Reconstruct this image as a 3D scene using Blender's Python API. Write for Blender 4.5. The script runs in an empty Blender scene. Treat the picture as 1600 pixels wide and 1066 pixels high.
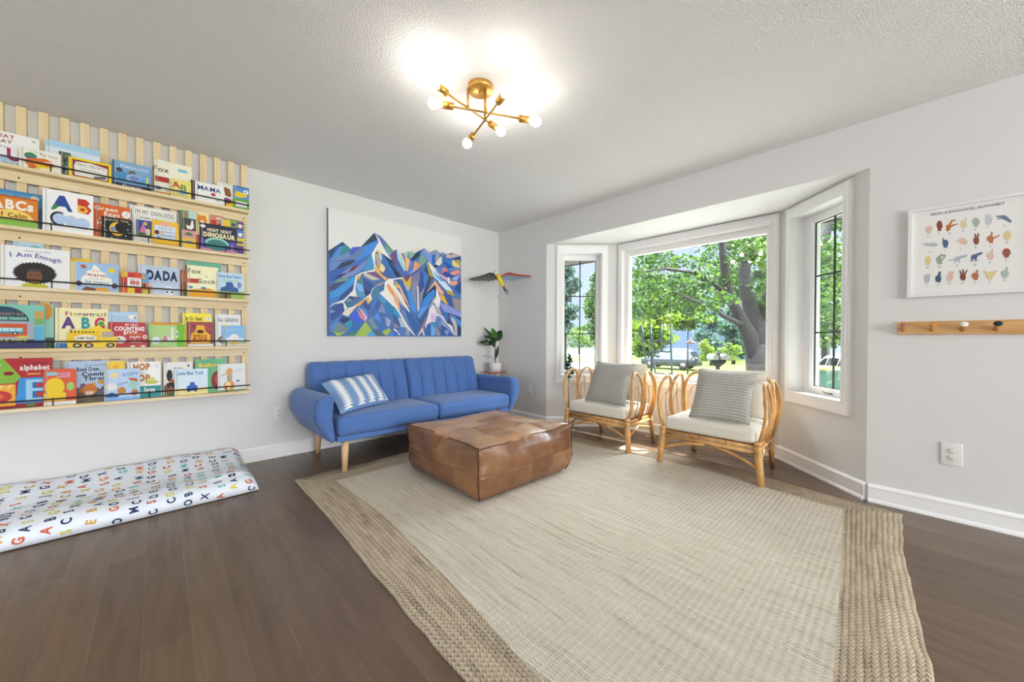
import bpy, bmesh, math, random
import numpy as np
from mathutils import Vector, Matrix, Euler
R = math.radians
sc = bpy.context.scene
col = sc.collection

# ------------------------------------------------------------ camera
CF, CYAW, CPIT, CROL = 582.4607, 46.4517, -0.58413, 0.16195
CPOS = np.array([-3.308018, -3.743971, 1.04484])
_y, _p, _r = R(CYAW), R(CPIT), R(CROL)
FW = np.array([math.cos(_y)*math.cos(_p), math.sin(_y)*math.cos(_p), math.sin(_p)])
RT = np.cross(FW, [0, 0, 1]); RT /= np.linalg.norm(RT)
UP = np.cross(RT, FW)
RT, UP = RT*math.cos(_r)+UP*math.sin(_r), -RT*math.sin(_r)+UP*math.cos(_r)
cam = bpy.data.cameras.new('camera'); camo = bpy.data.objects.new('camera', cam); col.objects.link(camo)
cam.sensor_width = 36; cam.lens = CF/1600*36; cam.clip_start = .05; cam.clip_end = 400
M = Matrix.Identity(4)
for i in range(3):
    M[i][0] = RT[i]; M[i][1] = UP[i]; M[i][2] = -FW[i]; M[i][3] = CPOS[i]
camo.matrix_world = M
sc.camera = camo
def ray(x, y): return FW*CF + RT*(x-800) - UP*(y-533)
def hit(x, y, ax, v):                     # photograph pixel -> point on an axis plane
    d = ray(x, y); t = (v-CPOS[ax])/d[ax]; return CPOS+t*d
def at(x, y, depth):                      # photograph pixel -> point at a depth
    d = ray(x, y); return CPOS+d*(depth/(d@FW))

# ------------------------------------------------------------ light and exposure
sc.view_settings.view_transform = 'Standard'; sc.view_settings.look = 'None'
sc.view_settings.gamma = 1; sc.view_settings.exposure = 0.16
sc.view_settings.use_curve_mapping = False
SKY_LOW, SKY_HIGH = 1.15, 27.0
w = bpy.data.worlds.new('world'); sc.world = w; w.use_nodes = True
nt = w.node_tree; nt.nodes.clear()
out = nt.nodes.new('ShaderNodeOutputWorld'); bg = nt.nodes.new('ShaderNodeBackground')
tc = nt.nodes.new('ShaderNodeTexCoord'); sp = nt.nodes.new('ShaderNodeSeparateXYZ')
rp = nt.nodes.new('ShaderNodeValToRGB')
nt.links.new(tc.outputs['Generated'], sp.inputs[0]); nt.links.new(sp.outputs['Z'], rp.inputs[0])
rp.color_ramp.elements[0].position = .26; rp.color_ramp.elements[0].color = (0, 0, 0, 1)
rp.color_ramp.elements[1].position = .48; rp.color_ramp.elements[1].color = (1, 1, 1, 1)
# pale blue near the horizon, upper sky out of view boosted to light the room
cm = nt.nodes.new('ShaderNodeMixRGB'); cm.inputs[1].default_value = (.62, .74, 1.0, 1); cm.inputs[2].default_value = (.86, .93, 1.0, 1)
sm = nt.nodes.new('ShaderNodeMath'); sm.operation = 'MULTIPLY_ADD'; sm.inputs[1].default_value = SKY_HIGH; sm.inputs[2].default_value = SKY_LOW
nt.links.new(rp.outputs[0], cm.inputs[0]); nt.links.new(rp.outputs[0], sm.inputs[0]); nt.links.new(cm.outputs[0], bg.inputs[0]); nt.links.new(sm.outputs[0], bg.inputs[1])
nt.links.new(bg.outputs[0], out.inputs[0])
def lamp(name, kind, loc, energy, color=(1, 1, 1), size=.1, size_y=None, target=None):
    l = bpy.data.lights.new(name, kind); l.energy = energy; l.color = color
    if kind == 'AREA':
        l.shape = 'RECTANGLE'; l.size = size; l.size_y = size_y or size
    elif kind == 'POINT': l.shadow_soft_size = size
    elif kind == 'SUN': l.angle = R(.8)
    o = bpy.data.objects.new(name, l); col.objects.link(o); o.location = loc
    if target is not None:
        o.rotation_euler = (Vector(target)-Vector(loc)).to_track_quat('-Z', 'Y').to_euler()
    return o
sd = Vector((.8, -.6, math.tan(R(45))))
lamp('sun', 'SUN', (20, -15, 30), 17, (1, .95, .86), target=Vector((20, -15, 30))-sd)
# added fill lamps, set in unseen openings made behind the camera
lamp('rear_fill_light', 'AREA', (-2.2, -9.32, 1.35), 250, (.95, .98, 1), 3.4, 1.9, target=(-2.4, 0, 1.9))
lamp('side_window_light', 'AREA', (-7.42, -3.2, 1.35), 26, (.95, .98, 1), 2.8, 1.9, target=(0, -2.6, 2.0))

# portals: the three window openings, for cleaner sampling of the sky
for nm, loc, wd, tg in (('window_portal', (.80, -2.2155, 1.31), 1.4, (-1, -2.2155, 1.31)), ('window_portal', (.41, -1.03, 1.31), .42, (-.3, -1.74, 1.31)), ('window_portal', (.41, -3.40, 1.31), .42, (-.3, -2.69, 1.31))):
    po_ = lamp(nm, 'AREA', loc, 0, size=wd, size_y=1.4, target=tg); po_.data.cycles.is_portal = True

# ------------------------------------------------------------ materials
def lin(c):
    if isinstance(c, str):
        c = c.lstrip('#'); c = [int(c[i:i+2], 16)/255 for i in (0, 2, 4)]
    return tuple((x/12.92 if x <= .04045 else ((x+.055)/1.055)**2.4) for x in c)+(1,)
_m = {}
def mat(name, color='#cccccc', rough=.6, metal=0, noise=None, bump=None, vary=None, spec=.5, emit=None, trans=None, sheen=None):
    """noise=(scale, amount of brightness change) ; bump=(scale, strength, distance)"""
    if name in _m: return _m[name]
    m = bpy.data.materials.new(name); m.use_nodes = True; _m[name] = m
    n = m.node_tree; b = n.nodes['Principled BSDF']
    b.inputs['Base Color'].default_value = lin(color); b.inputs['Roughness'].default_value = rough
    b.inputs['Metallic'].default_value = metal; b.inputs['Specular IOR Level'].default_value = spec
    if sheen: b.inputs['Sheen Weight'].default_value = sheen; b.inputs['Sheen Roughness'].default_value = .5
    tcn = n.nodes.new('ShaderNodeTexCoord')
    if noise:
        t = n.nodes.new('ShaderNodeTexNoise'); t.inputs['Scale'].default_value = noise[0]; t.inputs['Detail'].default_value = 4
        n.links.new(tcn.outputs['Object'], t.inputs['Vector'])
        r = n.nodes.new('ShaderNodeValToRGB'); c = lin(color); k = noise[1]
        r.color_ramp.elements[0].position = .3; r.color_ramp.elements[0].color = tuple(x*(1-k) for x in c[:3])+(1,)
        r.color_ramp.elements[1].position = .7; r.color_ramp.elements[1].color = tuple(min(1, x*(1+k)) for x in c[:3])+(1,)
        n.links.new(t.outputs['Fac'], r.inputs[0]); n.links.new(r.outputs[0], b.inputs['Base Color'])
    if bump:
        t = n.nodes.new('ShaderNodeTexNoise'); t.inputs['Scale'].default_value = bump[0]; t.inputs['Detail'].default_value = 3
        n.links.new(tcn.outputs['Object'], t.inputs['Vector'])
        bp = n.nodes.new('ShaderNodeBump'); bp.inputs['Strength'].default_value = bump[1]; bp.inputs['Distance'].default_value = bump[2]
        n.links.new(t.outputs['Fac'], bp.inputs['Height']); n.links.new(bp.outputs[0], b.inputs['Normal'])
    if emit:
        b.inputs['Emission Color'].default_value = lin(emit[0]); b.inputs['Emission Strength'].default_value = emit[1]
    return m
def flat(c, rough=.55): return mat('ink_'+c.lstrip('#')+'_%d' % int(rough*100), c, rough, spec=.35)
def N(m, kind, **kw):
    nd = m.node_tree.nodes.new(kind)
    for k, v in kw.items():
        if k in nd.inputs: nd.inputs[k].default_value = v
        else: setattr(nd, k, v)
    return nd
def L(m, a, b): m.node_tree.links.new(a, b)
def wood(name, c1, c2, scale=(1, 12, 12), rough=.5, wscale=3):
    if name in _m: return _m[name]
    m = mat(name, c1, rough); b = m.node_tree.nodes['Principled BSDF']
    t = N(m, 'ShaderNodeTexCoord'); mp = N(m, 'ShaderNodeMapping'); mp.inputs['Scale'].default_value = scale
    ns = N(m, 'ShaderNodeTexNoise'); ns.inputs['Scale'].default_value = wscale; ns.inputs['Detail'].default_value = 6; ns.inputs['Distortion'].default_value = .6
    r = N(m, 'ShaderNodeValToRGB'); r.color_ramp.elements[0].color = lin(c1); r.color_ramp.elements[1].color = lin(c2)
    r.color_ramp.elements[0].position = .35; r.color_ramp.elements[1].position = .68
    L(m, t.outputs['Object'], mp.inputs[0]); L(m, mp.outputs[0], ns.inputs['Vector']); L(m, ns.outputs['Fac'], r.inputs[0]); L(m, r.outputs[0], b.inputs['Base Color'])
    return m

# ------------------------------------------------------------ mesh helpers
class MB:
    def __init__(s): s.v = []; s.f = []; s.m = []; s.s = []; s.uv = {}
    def add(s, vs, fs, m, smooth=False, uvs=None):
        o = len(s.v); s.v += [tuple(float(c) for c in v) for v in vs]
        for i, f in enumerate(fs):
            if uvs is not None: s.uv[len(s.f)] = [uvs[j] for j in f]
            s.f.append([o+j for j in f]); s.m.append(m[i] if isinstance(m, list) else m); s.s.append(smooth)
        return s
    def box(s, a, b, m, X=None):
        (x0, y0, z0), (x1, y1, z1) = a, b
        v = [(x0, y0, z0), (x1, y0, z0), (x1, y1, z0), (x0, y1, z0), (x0, y0, z1), (x1, y0, z1), (x1, y1, z1), (x0, y1, z1)]
        if X is not None: v = [tuple(X @ Vector(p)) for p in v]
        return s.add(v, [(0, 3, 2, 1), (4, 5, 6, 7), (0, 1, 5, 4), (1, 2, 6, 5), (2, 3, 7, 6), (3, 0, 4, 7)], m)
    def prism(s, poly, z0, z1, m):        # poly of (x, y), extruded in z
        n = len(poly); v = [(x, y, z0) for x, y in poly]+[(x, y, z1) for x, y in poly]
        return s.add(v, [tuple(range(n))[::-1], tuple(range(n, 2*n))]+[(i, (i+1) % n, n+(i+1) % n, n+i) for i in range(n)], m)
    def extr(s, pts, d, m, smooth=False):  # 3-D polygon extruded along a vector
        n = len(pts); d = Vector(d); v = [Vector(p) for p in pts]; v = v+[p+d for p in v]
        return s.add(v, [tuple(range(n))[::-1], tuple(range(n, 2*n))]+[(i, (i+1) % n, n+(i+1) % n, n+i) for i in range(n)], m, smooth)
    def tube(s, pts, r, m, seg=8, closed=False, caps=True):
        pts = [Vector(p) for p in pts]; n = len(pts)
        rr = r if isinstance(r, (list, tuple)) else [r]*n
        vs = []; fs = []; up = None
        for i in range(n):
            if closed: t = pts[(i+1) % n]-pts[i-1]
            else: t = pts[min(i+1, n-1)]-pts[max(i-1, 0)]
            t.normalize()
            if up is None: up = t.orthogonal().normalized()
            else:
                up = up-t*up.dot(t)
                up = up.normalized() if up.length > 1e-6 else t.orthogonal().normalized()
            sd_ = t.cross(up)
            for k in range(seg):
                a = 2*math.pi*k/seg; vs.append(pts[i]+(up*math.cos(a)+sd_*math.sin(a))*rr[i])
        rng = n if closed else n-1
        for i in range(rng):
            for k in range(seg):
                a = i*seg+k; b = i*seg+(k+1) % seg; j = ((i+1) % n)*seg
                fs.append((a, b, j+(k+1) % seg, j+k))
        if caps and not closed: fs += [tuple(range(seg))[::-1], tuple(range((n-1)*seg, n*seg))]
        return s.add(vs, fs, m, True)
    def lathe(s, prof, m, c=(0, 0, 0), seg=24, X=None, cap=True):
        vs = []; n = len(prof)
        for r, z in prof:
            for k in range(seg):
                a = 2*math.pi*k/seg; vs.append(Vector((r*math.cos(a), r*math.sin(a), z)))
        if X is not None: vs = [X @ v for v in vs]
        vs = [v+Vector(c) for v in vs]
        fs = [(i*seg+k, i*seg+(k+1) % seg, (i+1)*seg+(k+1) % seg, (i+1)*seg+k) for i in range(n-1) for k in range(seg)]
        if cap: fs += [tuple(range(seg))[::-1], tuple(range((n-1)*seg, n*seg))]
        return s.add(vs, fs, m, True)
    def ball(s, c, r, m, seg=16, rings=10):
        rx, ry, rz = r if isinstance(r, (tuple, list)) else (r, r, r)
        vs = []; fs = []
        for i in range(rings+1):
            a = math.pi*i/rings-math.pi/2
            for k in range(seg):
                b = 2*math.pi*k/seg; vs.append((c[0]+rx*math.cos(a)*math.cos(b), c[1]+ry*math.cos(a)*math.sin(b), c[2]+rz*math.sin(a)))
        for i in range(rings):
            for k in range(seg): fs.append((i*seg+k, i*seg+(k+1) % seg, (i+1)*seg+(k+1) % seg, (i+1)*seg+k))
        return s.add(vs, fs, m, True)
    def grid(s, fn, nu, nv, m, smooth=True, uv=True, closeu=False):
        vs = []; uvs = []
        for j in range(nv+1):
            for i in range(nu+1):
                u, v = i/nu, j/nv; vs.append(fn(u, v)); uvs.append((u, v))
        fs = [(j*(nu+1)+i, j*(nu+1)+i+1, (j+1)*(nu+1)+i+1, (j+1)*(nu+1)+i) for j in range(nv) for i in range(nu)]
        mm = m if not callable(m) else [m((f[0] % (nu+1)+.5)/nu, (f[0]//(nu+1)+.5)/nv) for f in fs]
        return s.add(vs, fs, mm, smooth, uvs if uv else None)
    def rbox(s, h, r, m, n=8, c=(0, 0, 0), fn=None, X=None, mfn=None):
        """rounded box of half sizes h, corner radius r; fn deforms points"""
        hx, hy, hz = h; pts = {}; vs = []; fs = []; org = []
        def samp(hh):
            k = 3; e = [hh-r+r*math.sin(math.pi/2*i/k) for i in range(k+1)]
            mid = [(-1+2*i/n)*(hh-r) for i in range(n+1)]
            return [-x for x in e[:0:-1]]+mid+e[1:]
        S = [samp(hx), samp(hy), samp(hz)]
        def put(p):
            key = tuple(round(x, 6) for x in p)
            if key in pts: return pts[key]
            q = Vector(p); cl = Vector((max(-hx+r, min(hx-r, p[0])), max(-hy+r, min(hy-r, p[1])), max(-hz+r, min(hz-r, p[2]))))
            d = q-cl
            if d.length > 1e-9:
                # map the square corner onto a quarter sphere
                q = cl+d.normalized()*r*max(abs(d.x), abs(d.y), abs(d.z))/r
            org.append(Vector(p))
            if fn: q = Vector(fn(q))
            if X is not None: q = X @ q
            q = q+Vector(c)
            pts[key] = len(vs); vs.append(q); return pts[key]
        hh = [hx, hy, hz]
        for ax in range(3):
            a, b = [(1, 2), (2, 0), (0, 1)][ax]
            for sg in (-1, 1):
                for i in range(len(S[a])-1):
                    for j in range(len(S[b])-1):
                        q = []
                        for (ii, jj) in ((i, j), (i+1, j), (i+1, j+1), (i, j+1)):
                            p = [0, 0, 0]; p[ax] = sg*hh[ax]; p[a] = S[a][ii]; p[b] = S[b][jj]; q.append(put(p))
                        fs.append(tuple(q if sg > 0 else q[::-1]))
        if mfn: m = [mfn(sum((org[i] for i in f), Vector())/4) for f in fs]
        return s.add(vs, fs, m, True)
    def build(s, name, parent=None, loc=None, clean=True, bevel=None):
        me = bpy.data.meshes.new(name); me.from_pydata(s.v, [], s.f)
        mats = []
        for m in s.m:
            if m not in mats: mats.append(m)
        for m in mats: me.materials.append(m)
        ix = {m.name: i for i, m in enumerate(mats)}
        me.polygons.foreach_set('material_index', [ix[m.name] for m in s.m])
        me.polygons.foreach_set('use_smooth', s.s)
        if s.uv:
            ul = me.uv_layers.new(name='UVMap'); li = 0
            for pi, p in enumerate(me.polygons):
                u = s.uv.get(pi)
                if u:
                    for k, l in enumerate(p.loop_indices): ul.data[l].uv = u[k]
        me.update(); me.validate()
        if clean:
            bm = bmesh.new(); bm.from_mesh(me); bmesh.ops.recalc_face_normals(bm, faces=bm.faces); bm.to_mesh(me); bm.free()
        o = bpy.data.objects.new(name, me); col.objects.link(o)
        if parent: o.parent = parent
        if loc is not None: o.location = loc
        if bevel:
            b = o.modifiers.new('bevel', 'BEVEL'); b.width = bevel; b.segments = 2; b.limit_method = 'ANGLE'
        return o
def tag(o, label, cat, group=None, kind=None):
    if label: o['label'] = label
    if cat: o['category'] = cat
    if group: o['group'] = group
    if kind: o['kind'] = kind
    return o
def empty(name, loc, label, cat, group=None, rz=0):
    o = bpy.data.objects.new(name, None); col.objects.link(o); o.location = loc; o.rotation_euler.z = rz
    o.empty_display_size = .1
    return tag(o, label, cat, group)
def struct(o): o['kind'] = 'structure'; return o
def copy_tree(o, parent=None):
    c = o.copy(); col.objects.link(c)
    if parent: c.parent = parent
    for ch in list(o.children): copy_tree(ch, c)
    return c
# glyphs as polygons
_g = {}
def glyph(ch, bold=0.0):
    k = (ch, bold)
    if k in _g: return _g[k]
    cu = bpy.data.curves.new('g', 'FONT'); cu.body = ch; cu.size = 1; cu.offset = bold; cu.resolution_u = 3
    ob = bpy.data.objects.new('g', cu); col.objects.link(ob)
    bpy.context.view_layer.update()
    dg = bpy.context.evaluated_depsgraph_get(); me = bpy.data.meshes.new_from_object(ob.evaluated_get(dg))
    vs = [(v.co.x, v.co.y) for v in me.vertices]; fs = [tuple(p.vertices) for p in me.polygons]
    w_ = max((v[0] for v in vs), default=.3)+.07
    bpy.data.objects.remove(ob); bpy.data.curves.remove(cu); bpy.data.meshes.remove(me)
    _g[k] = (vs, fs, w_); return _g[k]
def text_polys(txt, bold=0.0):
    """verts, faces, width of a line of text with cap height 1"""
    V = []; F = []; x = 0
    for ch in txt:
        if ch == ' ': x += .38; continue
        vs, fs, w_ = glyph(ch, bold); o = len(V)
        V += [(x+a, b) for a, b in vs]; F += [tuple(o+i for i in f) for f in fs]; x += w_
    k = 1/.69
    return [(a*k, b*k) for a, b in V], F, (x-.07)*k
class Art:
    """flat artwork: everything given in fractions of a w x h sheet, mapped by fn(x, y, lift)"""
    def __init__(s, mb, w, h, fn): s.mb = mb; s.w = w; s.h = h; s.fn = fn; s.k = 0
    def _put(s, pts, fs, c):
        s.k += 1; e = .0004+.00012*s.k
        s.mb.add([s.fn(x, y, e) for x, y in pts], fs, c if not isinstance(c, str) else flat(c))
    def r(s, x0, y0, x1, y1, c): s._put([(x0*s.w, y0*s.h), (x1*s.w, y0*s.h), (x1*s.w, y1*s.h), (x0*s.w, y1*s.h)], [(0, 1, 2, 3)], c)
    def p(s, pts, c): s._put([(x*s.w, y*s.h) for x, y in pts], [tuple(range(len(pts)))], c)
    def e(s, cx, cy, rx, ry, c, a0=0, a1=360, n=20):
        pts = [(cx+rx*math.cos(R(a0+(a1-a0)*i/n)), cy+ry*math.sin(R(a0+(a1-a0)*i/n))) for i in range(n+(a1-a0 < 360))]
        s.p(pts, c)
    def t(s, txt, cx, cy, h, c, wmax=None, bold=0.0, rot=0, left=False):
        V, F, W = text_polys(txt, bold)
        if not F: return
        hh = h*s.h; sx = hh
        if wmax: sx = wmax*s.w/W
        ca, sa = math.cos(R(rot)), math.sin(R(rot)); pts = []
        for a, b in V:
            a = (a-(0 if left else W/2))*sx; b = (b-.5)*hh
            pts.append((cx*s.w+a*ca-b*sa, cy*s.h+a*sa+b*ca))
        s._put(pts, F, c)

# ============================================================ ROOM SHELL
WALL = mat('wall_paint', '#dddcd9', .75, bump=(260, .05, .002))
WHITE = mat('white_trim_paint', '#f4f3f1', .38)
CEIL = mat('ceiling_popcorn', '#eae9e6', .95)
_b = CEIL.node_tree.nodes['Principled BSDF']
_t = N(CEIL, 'ShaderNodeTexCoord'); _n1 = N(CEIL, 'ShaderNodeTexNoise', Scale=120.0, Detail=3.0); _n2 = N(CEIL, 'ShaderNodeTexVoronoi', Scale=150.0)
_mx = N(CEIL, 'ShaderNodeMath', operation='SUBTRACT'); _bp = N(CEIL, 'ShaderNodeBump', Strength=.6, Distance=.005)
L(CEIL, _t.outputs['Object'], _n1.inputs['Vector']); L(CEIL, _t.outputs['Object'], _n2.inputs['Vector'])
L(CEIL, _n1.outputs['Fac'], _mx.inputs[0]); L(CEIL, _n2.outputs['Distance'], _mx.inputs[1]); L(CEIL, _mx.outputs[0], _bp.inputs['Height']); L(CEIL, _bp.outputs[0], _b.inputs['Normal'])
# plank floor
FLOOR = mat('dark_walnut_planks', '#59493d', .25, spec=.36)
_b = FLOOR.node_tree.nodes['Principled BSDF']
_t = N(FLOOR, 'ShaderNodeTexCoord'); _mp = N(FLOOR, 'ShaderNodeMapping'); _mp.inputs['Rotation'].default_value = (0, 0, R(90)); _mp.inputs['Location'].default_value = (0, .037, 0)
_br = N(FLOOR, 'ShaderNodeTexBrick'); _br.offset = .37; _br.offset_frequency = 2; _br.squash = 1
for k, v in (('Scale', 1.0), ('Brick Width', 1.25), ('Row Height', .1275), ('Mortar Size', .0011), ('Mortar Smooth', .3), ('Bias', 0.0)): _br.inputs[k].default_value = v
_br.inputs['Color1'].default_value = lin('#6b543e'); _br.inputs['Color2'].default_value = lin('#614a36'); _br.inputs['Mortar'].default_value = lin('#74604e')
_mp2 = N(FLOOR, 'ShaderNodeMapping'); _mp2.inputs['Scale'].default_value = (9, .8, 1)
_ns = N(FLOOR, 'ShaderNodeTexNoise', Scale=3.0, Detail=6.0, Distortion=.5)
_mix = N(FLOOR, 'ShaderNodeMixRGB', blend_type='OVERLAY'); _mix.inputs[0].default_value = .35
L(FLOOR, _t.outputs['Object'], _mp.inputs[0]); L(FLOOR, _mp.outputs[0], _br.inputs['Vector'])
L(FLOOR, _t.outputs['Object'], _mp2.inputs[0]); L(FLOOR, _mp2.outputs[0], _ns.inputs['Vector'])
L(FLOOR, _br.outputs['Color'], _mix.inputs[1]); L(FLOOR, _ns.outputs['Fac'], _mix.inputs[2])
_bw = N(FLOOR, 'ShaderNodeHueSaturation', Saturation=.85, Value=1.0); L(FLOOR, _mix.outputs[0], _bw.inputs['Color']); L(FLOOR, _bw.outputs[0], _b.inputs['Base Color'])
_bp = N(FLOOR, 'ShaderNodeBump', Strength=.6, Distance=.0012); _bp.invert = True; L(FLOOR, _br.outputs['Fac'], _bp.inputs['Height']); L(FLOOR, _bp.outputs[0], _b.inputs['Normal'])

H = 2.44; XL = -7.3; YB = -9.2; HB = 2.134
BAY = [(0, -3.583), (.6, -3.001), (.6, -1.43), (0, -.847)]
mb = MB(); mb.prism([(XL, YB), (0, YB), (0, -3.583), (.6, -3.001), (.6, -1.43), (0, -.847), (0, 0), (XL, 0)], -.12, 0, FLOOR); struct(mb.build('floor'))
mb = MB(); mb.box((XL-.12, YB-.12, H), (.12, .12, H+.12), CEIL); struct(mb.build('ceiling'))
mb = MB(); mb.box((XL-.12, 0, -.12), (.12, .12, H), WALL); struct(mb.build('wall_left'))
mb = MB()
mb.box((0, -.847, 0), (.12, 0, H), WALL); mb.box((0, YB-.12, 0), (.12, -3.583, H), WALL); mb.box((0, -3.583, HB+.0012), (.12, -.847, H), WALL)
struct(mb.build('wall_right'))
def holed(mb, X, L_, z0, z1, s0, s1, a, b, t, m):      # wall slab with one opening, X maps (s, out, z)
    mb.box((0, 0, z0), (L_, t, a), m, X); mb.box((0, 0, b), (L_, t, z1), m, X)
    mb.box((0, 0, a), (s0, t, b), m, X); mb.box((s1, 0, a), (L_, t, b), m, X)
mb = MB(); holed(mb, Matrix.Translation((XL-.12, YB, 0)) @ Matrix.Rotation(0, 4, 'Z') @ Matrix.Diagonal((1, -1, 1, 1)), -XL+.24, 0, H, 3.45, 7.0, .4, 2.3, .12, WALL)
struct(mb.build('wall_back'))
mb = MB(); holed(mb, Matrix.Translation((XL, YB-.12, 0)) @ Matrix(((0, -1, 0, 0), (1, 0, 0, 0), (0, 0, 1, 0), (0, 0, 0, 1))), -YB+.12, 0, H, 4.65, 7.6, .4, 2.3, .12, WALL)
struct(mb.build('wall_side'))
# bay walls
def frame(p, q):                            # s runs p->q, second axis points outside
    p = Vector((*p, 0)); q = Vector((*q, 0)); d = (q-p).normalized(); n = Vector((d.y, -d.x, 0))
    if n.x < 0: n = -n
    X = Matrix.Identity(4)
    for i in range(3): X[i][0] = d[i]; X[i][1] = n[i]; X[i][3] = p[i]
    return X, (q-p).length
XR, LR = frame(BAY[0], BAY[1]); XC, LC = frame(BAY[2], BAY[1]); XLf, LL = frame(BAY[3], BAY[2])
GL = bpy.data.materials.new('window_glass'); GL.use_nodes = True; _m['window_glass'] = GL
_n = GL.node_tree; _n.nodes.clear(); _o = _n.nodes.new('ShaderNodeOutputMaterial'); _x = _n.nodes.new('ShaderNodeMixShader')
_tr = _n.nodes.new('ShaderNodeBsdfTransparent'); _gl = _n.nodes.new('ShaderNodeBsdfGlossy'); _gl.inputs['Roughness'].default_value = .0
_tr.inputs[0].default_value = (.97, .985, .98, 1)
_fr = _n.nodes.new('ShaderNodeLayerWeight'); _fp = _n.nodes.new('ShaderNodeMath'); _fp.operation = 'POWER'; _fp.inputs[1].default_value = 5
_fm = _n.nodes.new('ShaderNodeMath'); _fm.operation = 'MULTIPLY_ADD'; _fm.inputs[1].default_value = .9; _fm.inputs[2].default_value = .045
_n.links.new(_fr.outputs['Facing'], _fp.inputs[0]); _n.links.new(_fp.outputs[0], _fm.inputs[0]); _n.links.new(_fm.outputs[0], _x.inputs[0]); _n.links.new(_tr.outputs[0], _x.inputs[1]); _n.links.new(_gl.outputs[0], _x.inputs[2]); _n.links.new(_x.outputs[0], _o.inputs[0])
MUNT = mat('black_muntin', '#1d1c1b', .4)
def window(idx, X, Ln, wallname, o0, o1, c0, c1, cz0, cz1, g0, g1, gz0, gz1, goff, muntins):
    """opening o, casing outer c, glass g"""
    T = goff+.06
    mb = MB(); e = .035
    wl = MB(); holed(wl, X, Ln, 0, HB, o0, o1, gz0-.06, gz1+.07, T+.02, WALL); struct(wl.build(wallname))
    oz0, oz1 = gz0-.06, gz1+.07
    f = MB()
    # casing boards round the opening, two stepped profiles
    for (a0, a1, b0, b1, th) in ((c0, c1, cz0, cz1, .018), (c0+.012, c1-.012, cz0+.012, cz1-.012, .024)):
        f.box((a0, -th, b0), (o0, 0, b1), WHITE, X); f.box((o1, -th, b0), (a1, 0, b1), WHITE, X)
        f.box((o0, -th, b0), (o1, 0, oz0), WHITE, X); f.box((o0, -th, oz1), (o1, 0, b1), WHITE, X)
    for (a, b) in (((o0-.004, -.028), (o0+.008, T)), ((o1-.008, -.028), (o1+.004, T))):   # jambs
        f.box((a[0], a[1], oz0), (b[0], b[1], oz1), WHITE, X)
    f.box((o0, -.028, oz1-.008), (o1, T, oz1+.004), WHITE, X); f.box((o0, -.028, oz0-.004), (o1, T, oz0+.008), WHITE, X)
    fr = f.build('window_%d' % idx); struct(fr)
    s = MB()
    s.box((o0+.008, goff-.03, oz0+.008), (g0, goff+.03, oz1-.008), WHITE, X); s.box((g1, goff-.03, oz0+.008), (o1-.008, goff+.03, oz1-.008), WHITE, X)
    s.box((g0, goff-.03, oz0+.008), (g1, goff+.03, gz0), WHITE, X); s.box((g0, goff-.03, gz1), (g1, goff+.03, oz1-.008), WHITE, X)
    i0 = .012
    s.box((g0-.02, goff-.04, gz0-.02), (g0-.008, goff-.03, gz1+.02), WHITE, X); s.box((g1+.008, goff-.04, gz0-.02), (g1+.02, goff-.03, gz1+.02), WHITE, X)
    s.build('sash', fr)
    g = MB(); g.box((g0, goff-.003, gz0), (g1, goff+.003, gz1), GL, X); g.build('pane', fr)
    if muntins:
        m = MB(); t = .006
        sm = (g0+g1)/2; d0, d1 = goff-.012, goff-.004
        for z in (gz0+(gz1-gz0)*.328, gz0+(gz1-gz0)*.672): m.box((g0, d0, z-t), (g1, d1, z+t), MUNT, X)
        m.box((sm-t, d0, gz0), (sm+t, d1, gz1), MUNT, X)
        m.box((g0, d0, gz0), (g0+.006, d1, gz1), MUNT, X); m.box((g1-.006, d0, gz0), (g1, d1, gz1), MUNT, X)
        m.box((g0, d0, gz1-.006), (g1, d1, gz1), MUNT, X); m.box((g0, d0, gz0), (g1, d1, gz0+.006), MUNT, X)
        m.build('muntin_grille', fr)
        c = MB(); c.tube([(X @ Vector((sm-.03, goff-.035, gz0-.035))), (X @ Vector((sm, goff-.06, gz0-.03))), (X @ Vector((sm+.03, goff-.062, gz0-.022)))], .004, MUNT); c.build('crank_handle', fr)
    return fr
window(1, XLf, LL, 'wall_bay_left', .165, .655, .115, .715, .515, 2.118, .225, .60, .66, 1.965, .125, True)
window(2, XC, LC, 'wall_bay_centre', .055, 1.515, .008, LC-.008, .515, 2.125, .115, 1.455, .64, 1.985, .085, False)
window(3, XR, LR, 'wall_bay_right', .165, .695, .115, .745, .515, 2.118, .225, .60, .66, 1.965, .125, True)
# bay ceiling and corners fill
mb = MB(); mb.prism([(.0006, -3.583), (.95, -2.66-.0), (.95, -1.77), (.0006, -.847)], HB, HB+.06, mat('bay_soffit_paint', '#f0efec', .6)); struct(mb.build('trim_1'))
# baseboards
def base(name, p, q, side):
    """profiled board from p to q, side = unit normal into the room"""
    p = Vector((*p, 0)); q = Vector((*q, 0)); n = Vector((*side, 0)).normalized(); d = q-p
    prof = [(0, 0), (.026, 0), (.026, .008), (.022, .018), (.016, .024), (.016, .088), (.018, .092), (.018, .098), (.013, .106), (.007, .112), (0, .114)]
    mb = MB(); mb.extr([p+n*a+Vector((0, 0, b)) for a, b in prof], d, WHITE); struct(mb.build(name))
base('baseboard_left', (XL, 0), (0, 0), (0, -1)); base('baseboard_right', (0, -.847+.01), (0, 0), (-1, 0))
base('baseboard_bay_left', (-.0, -.847), (.6, -1.43), (-1, -1.0)); base('baseboard_bay_centre', (.6, -1.43), (.6, -3.001), (-1, 0))
base('baseboard_bay_right', (.6, -3.001), (0, -3.583), (-1, 1.0)); base('baseboard_front', (0, -3.583-.01), (0, YB), (-1, 0))
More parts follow.
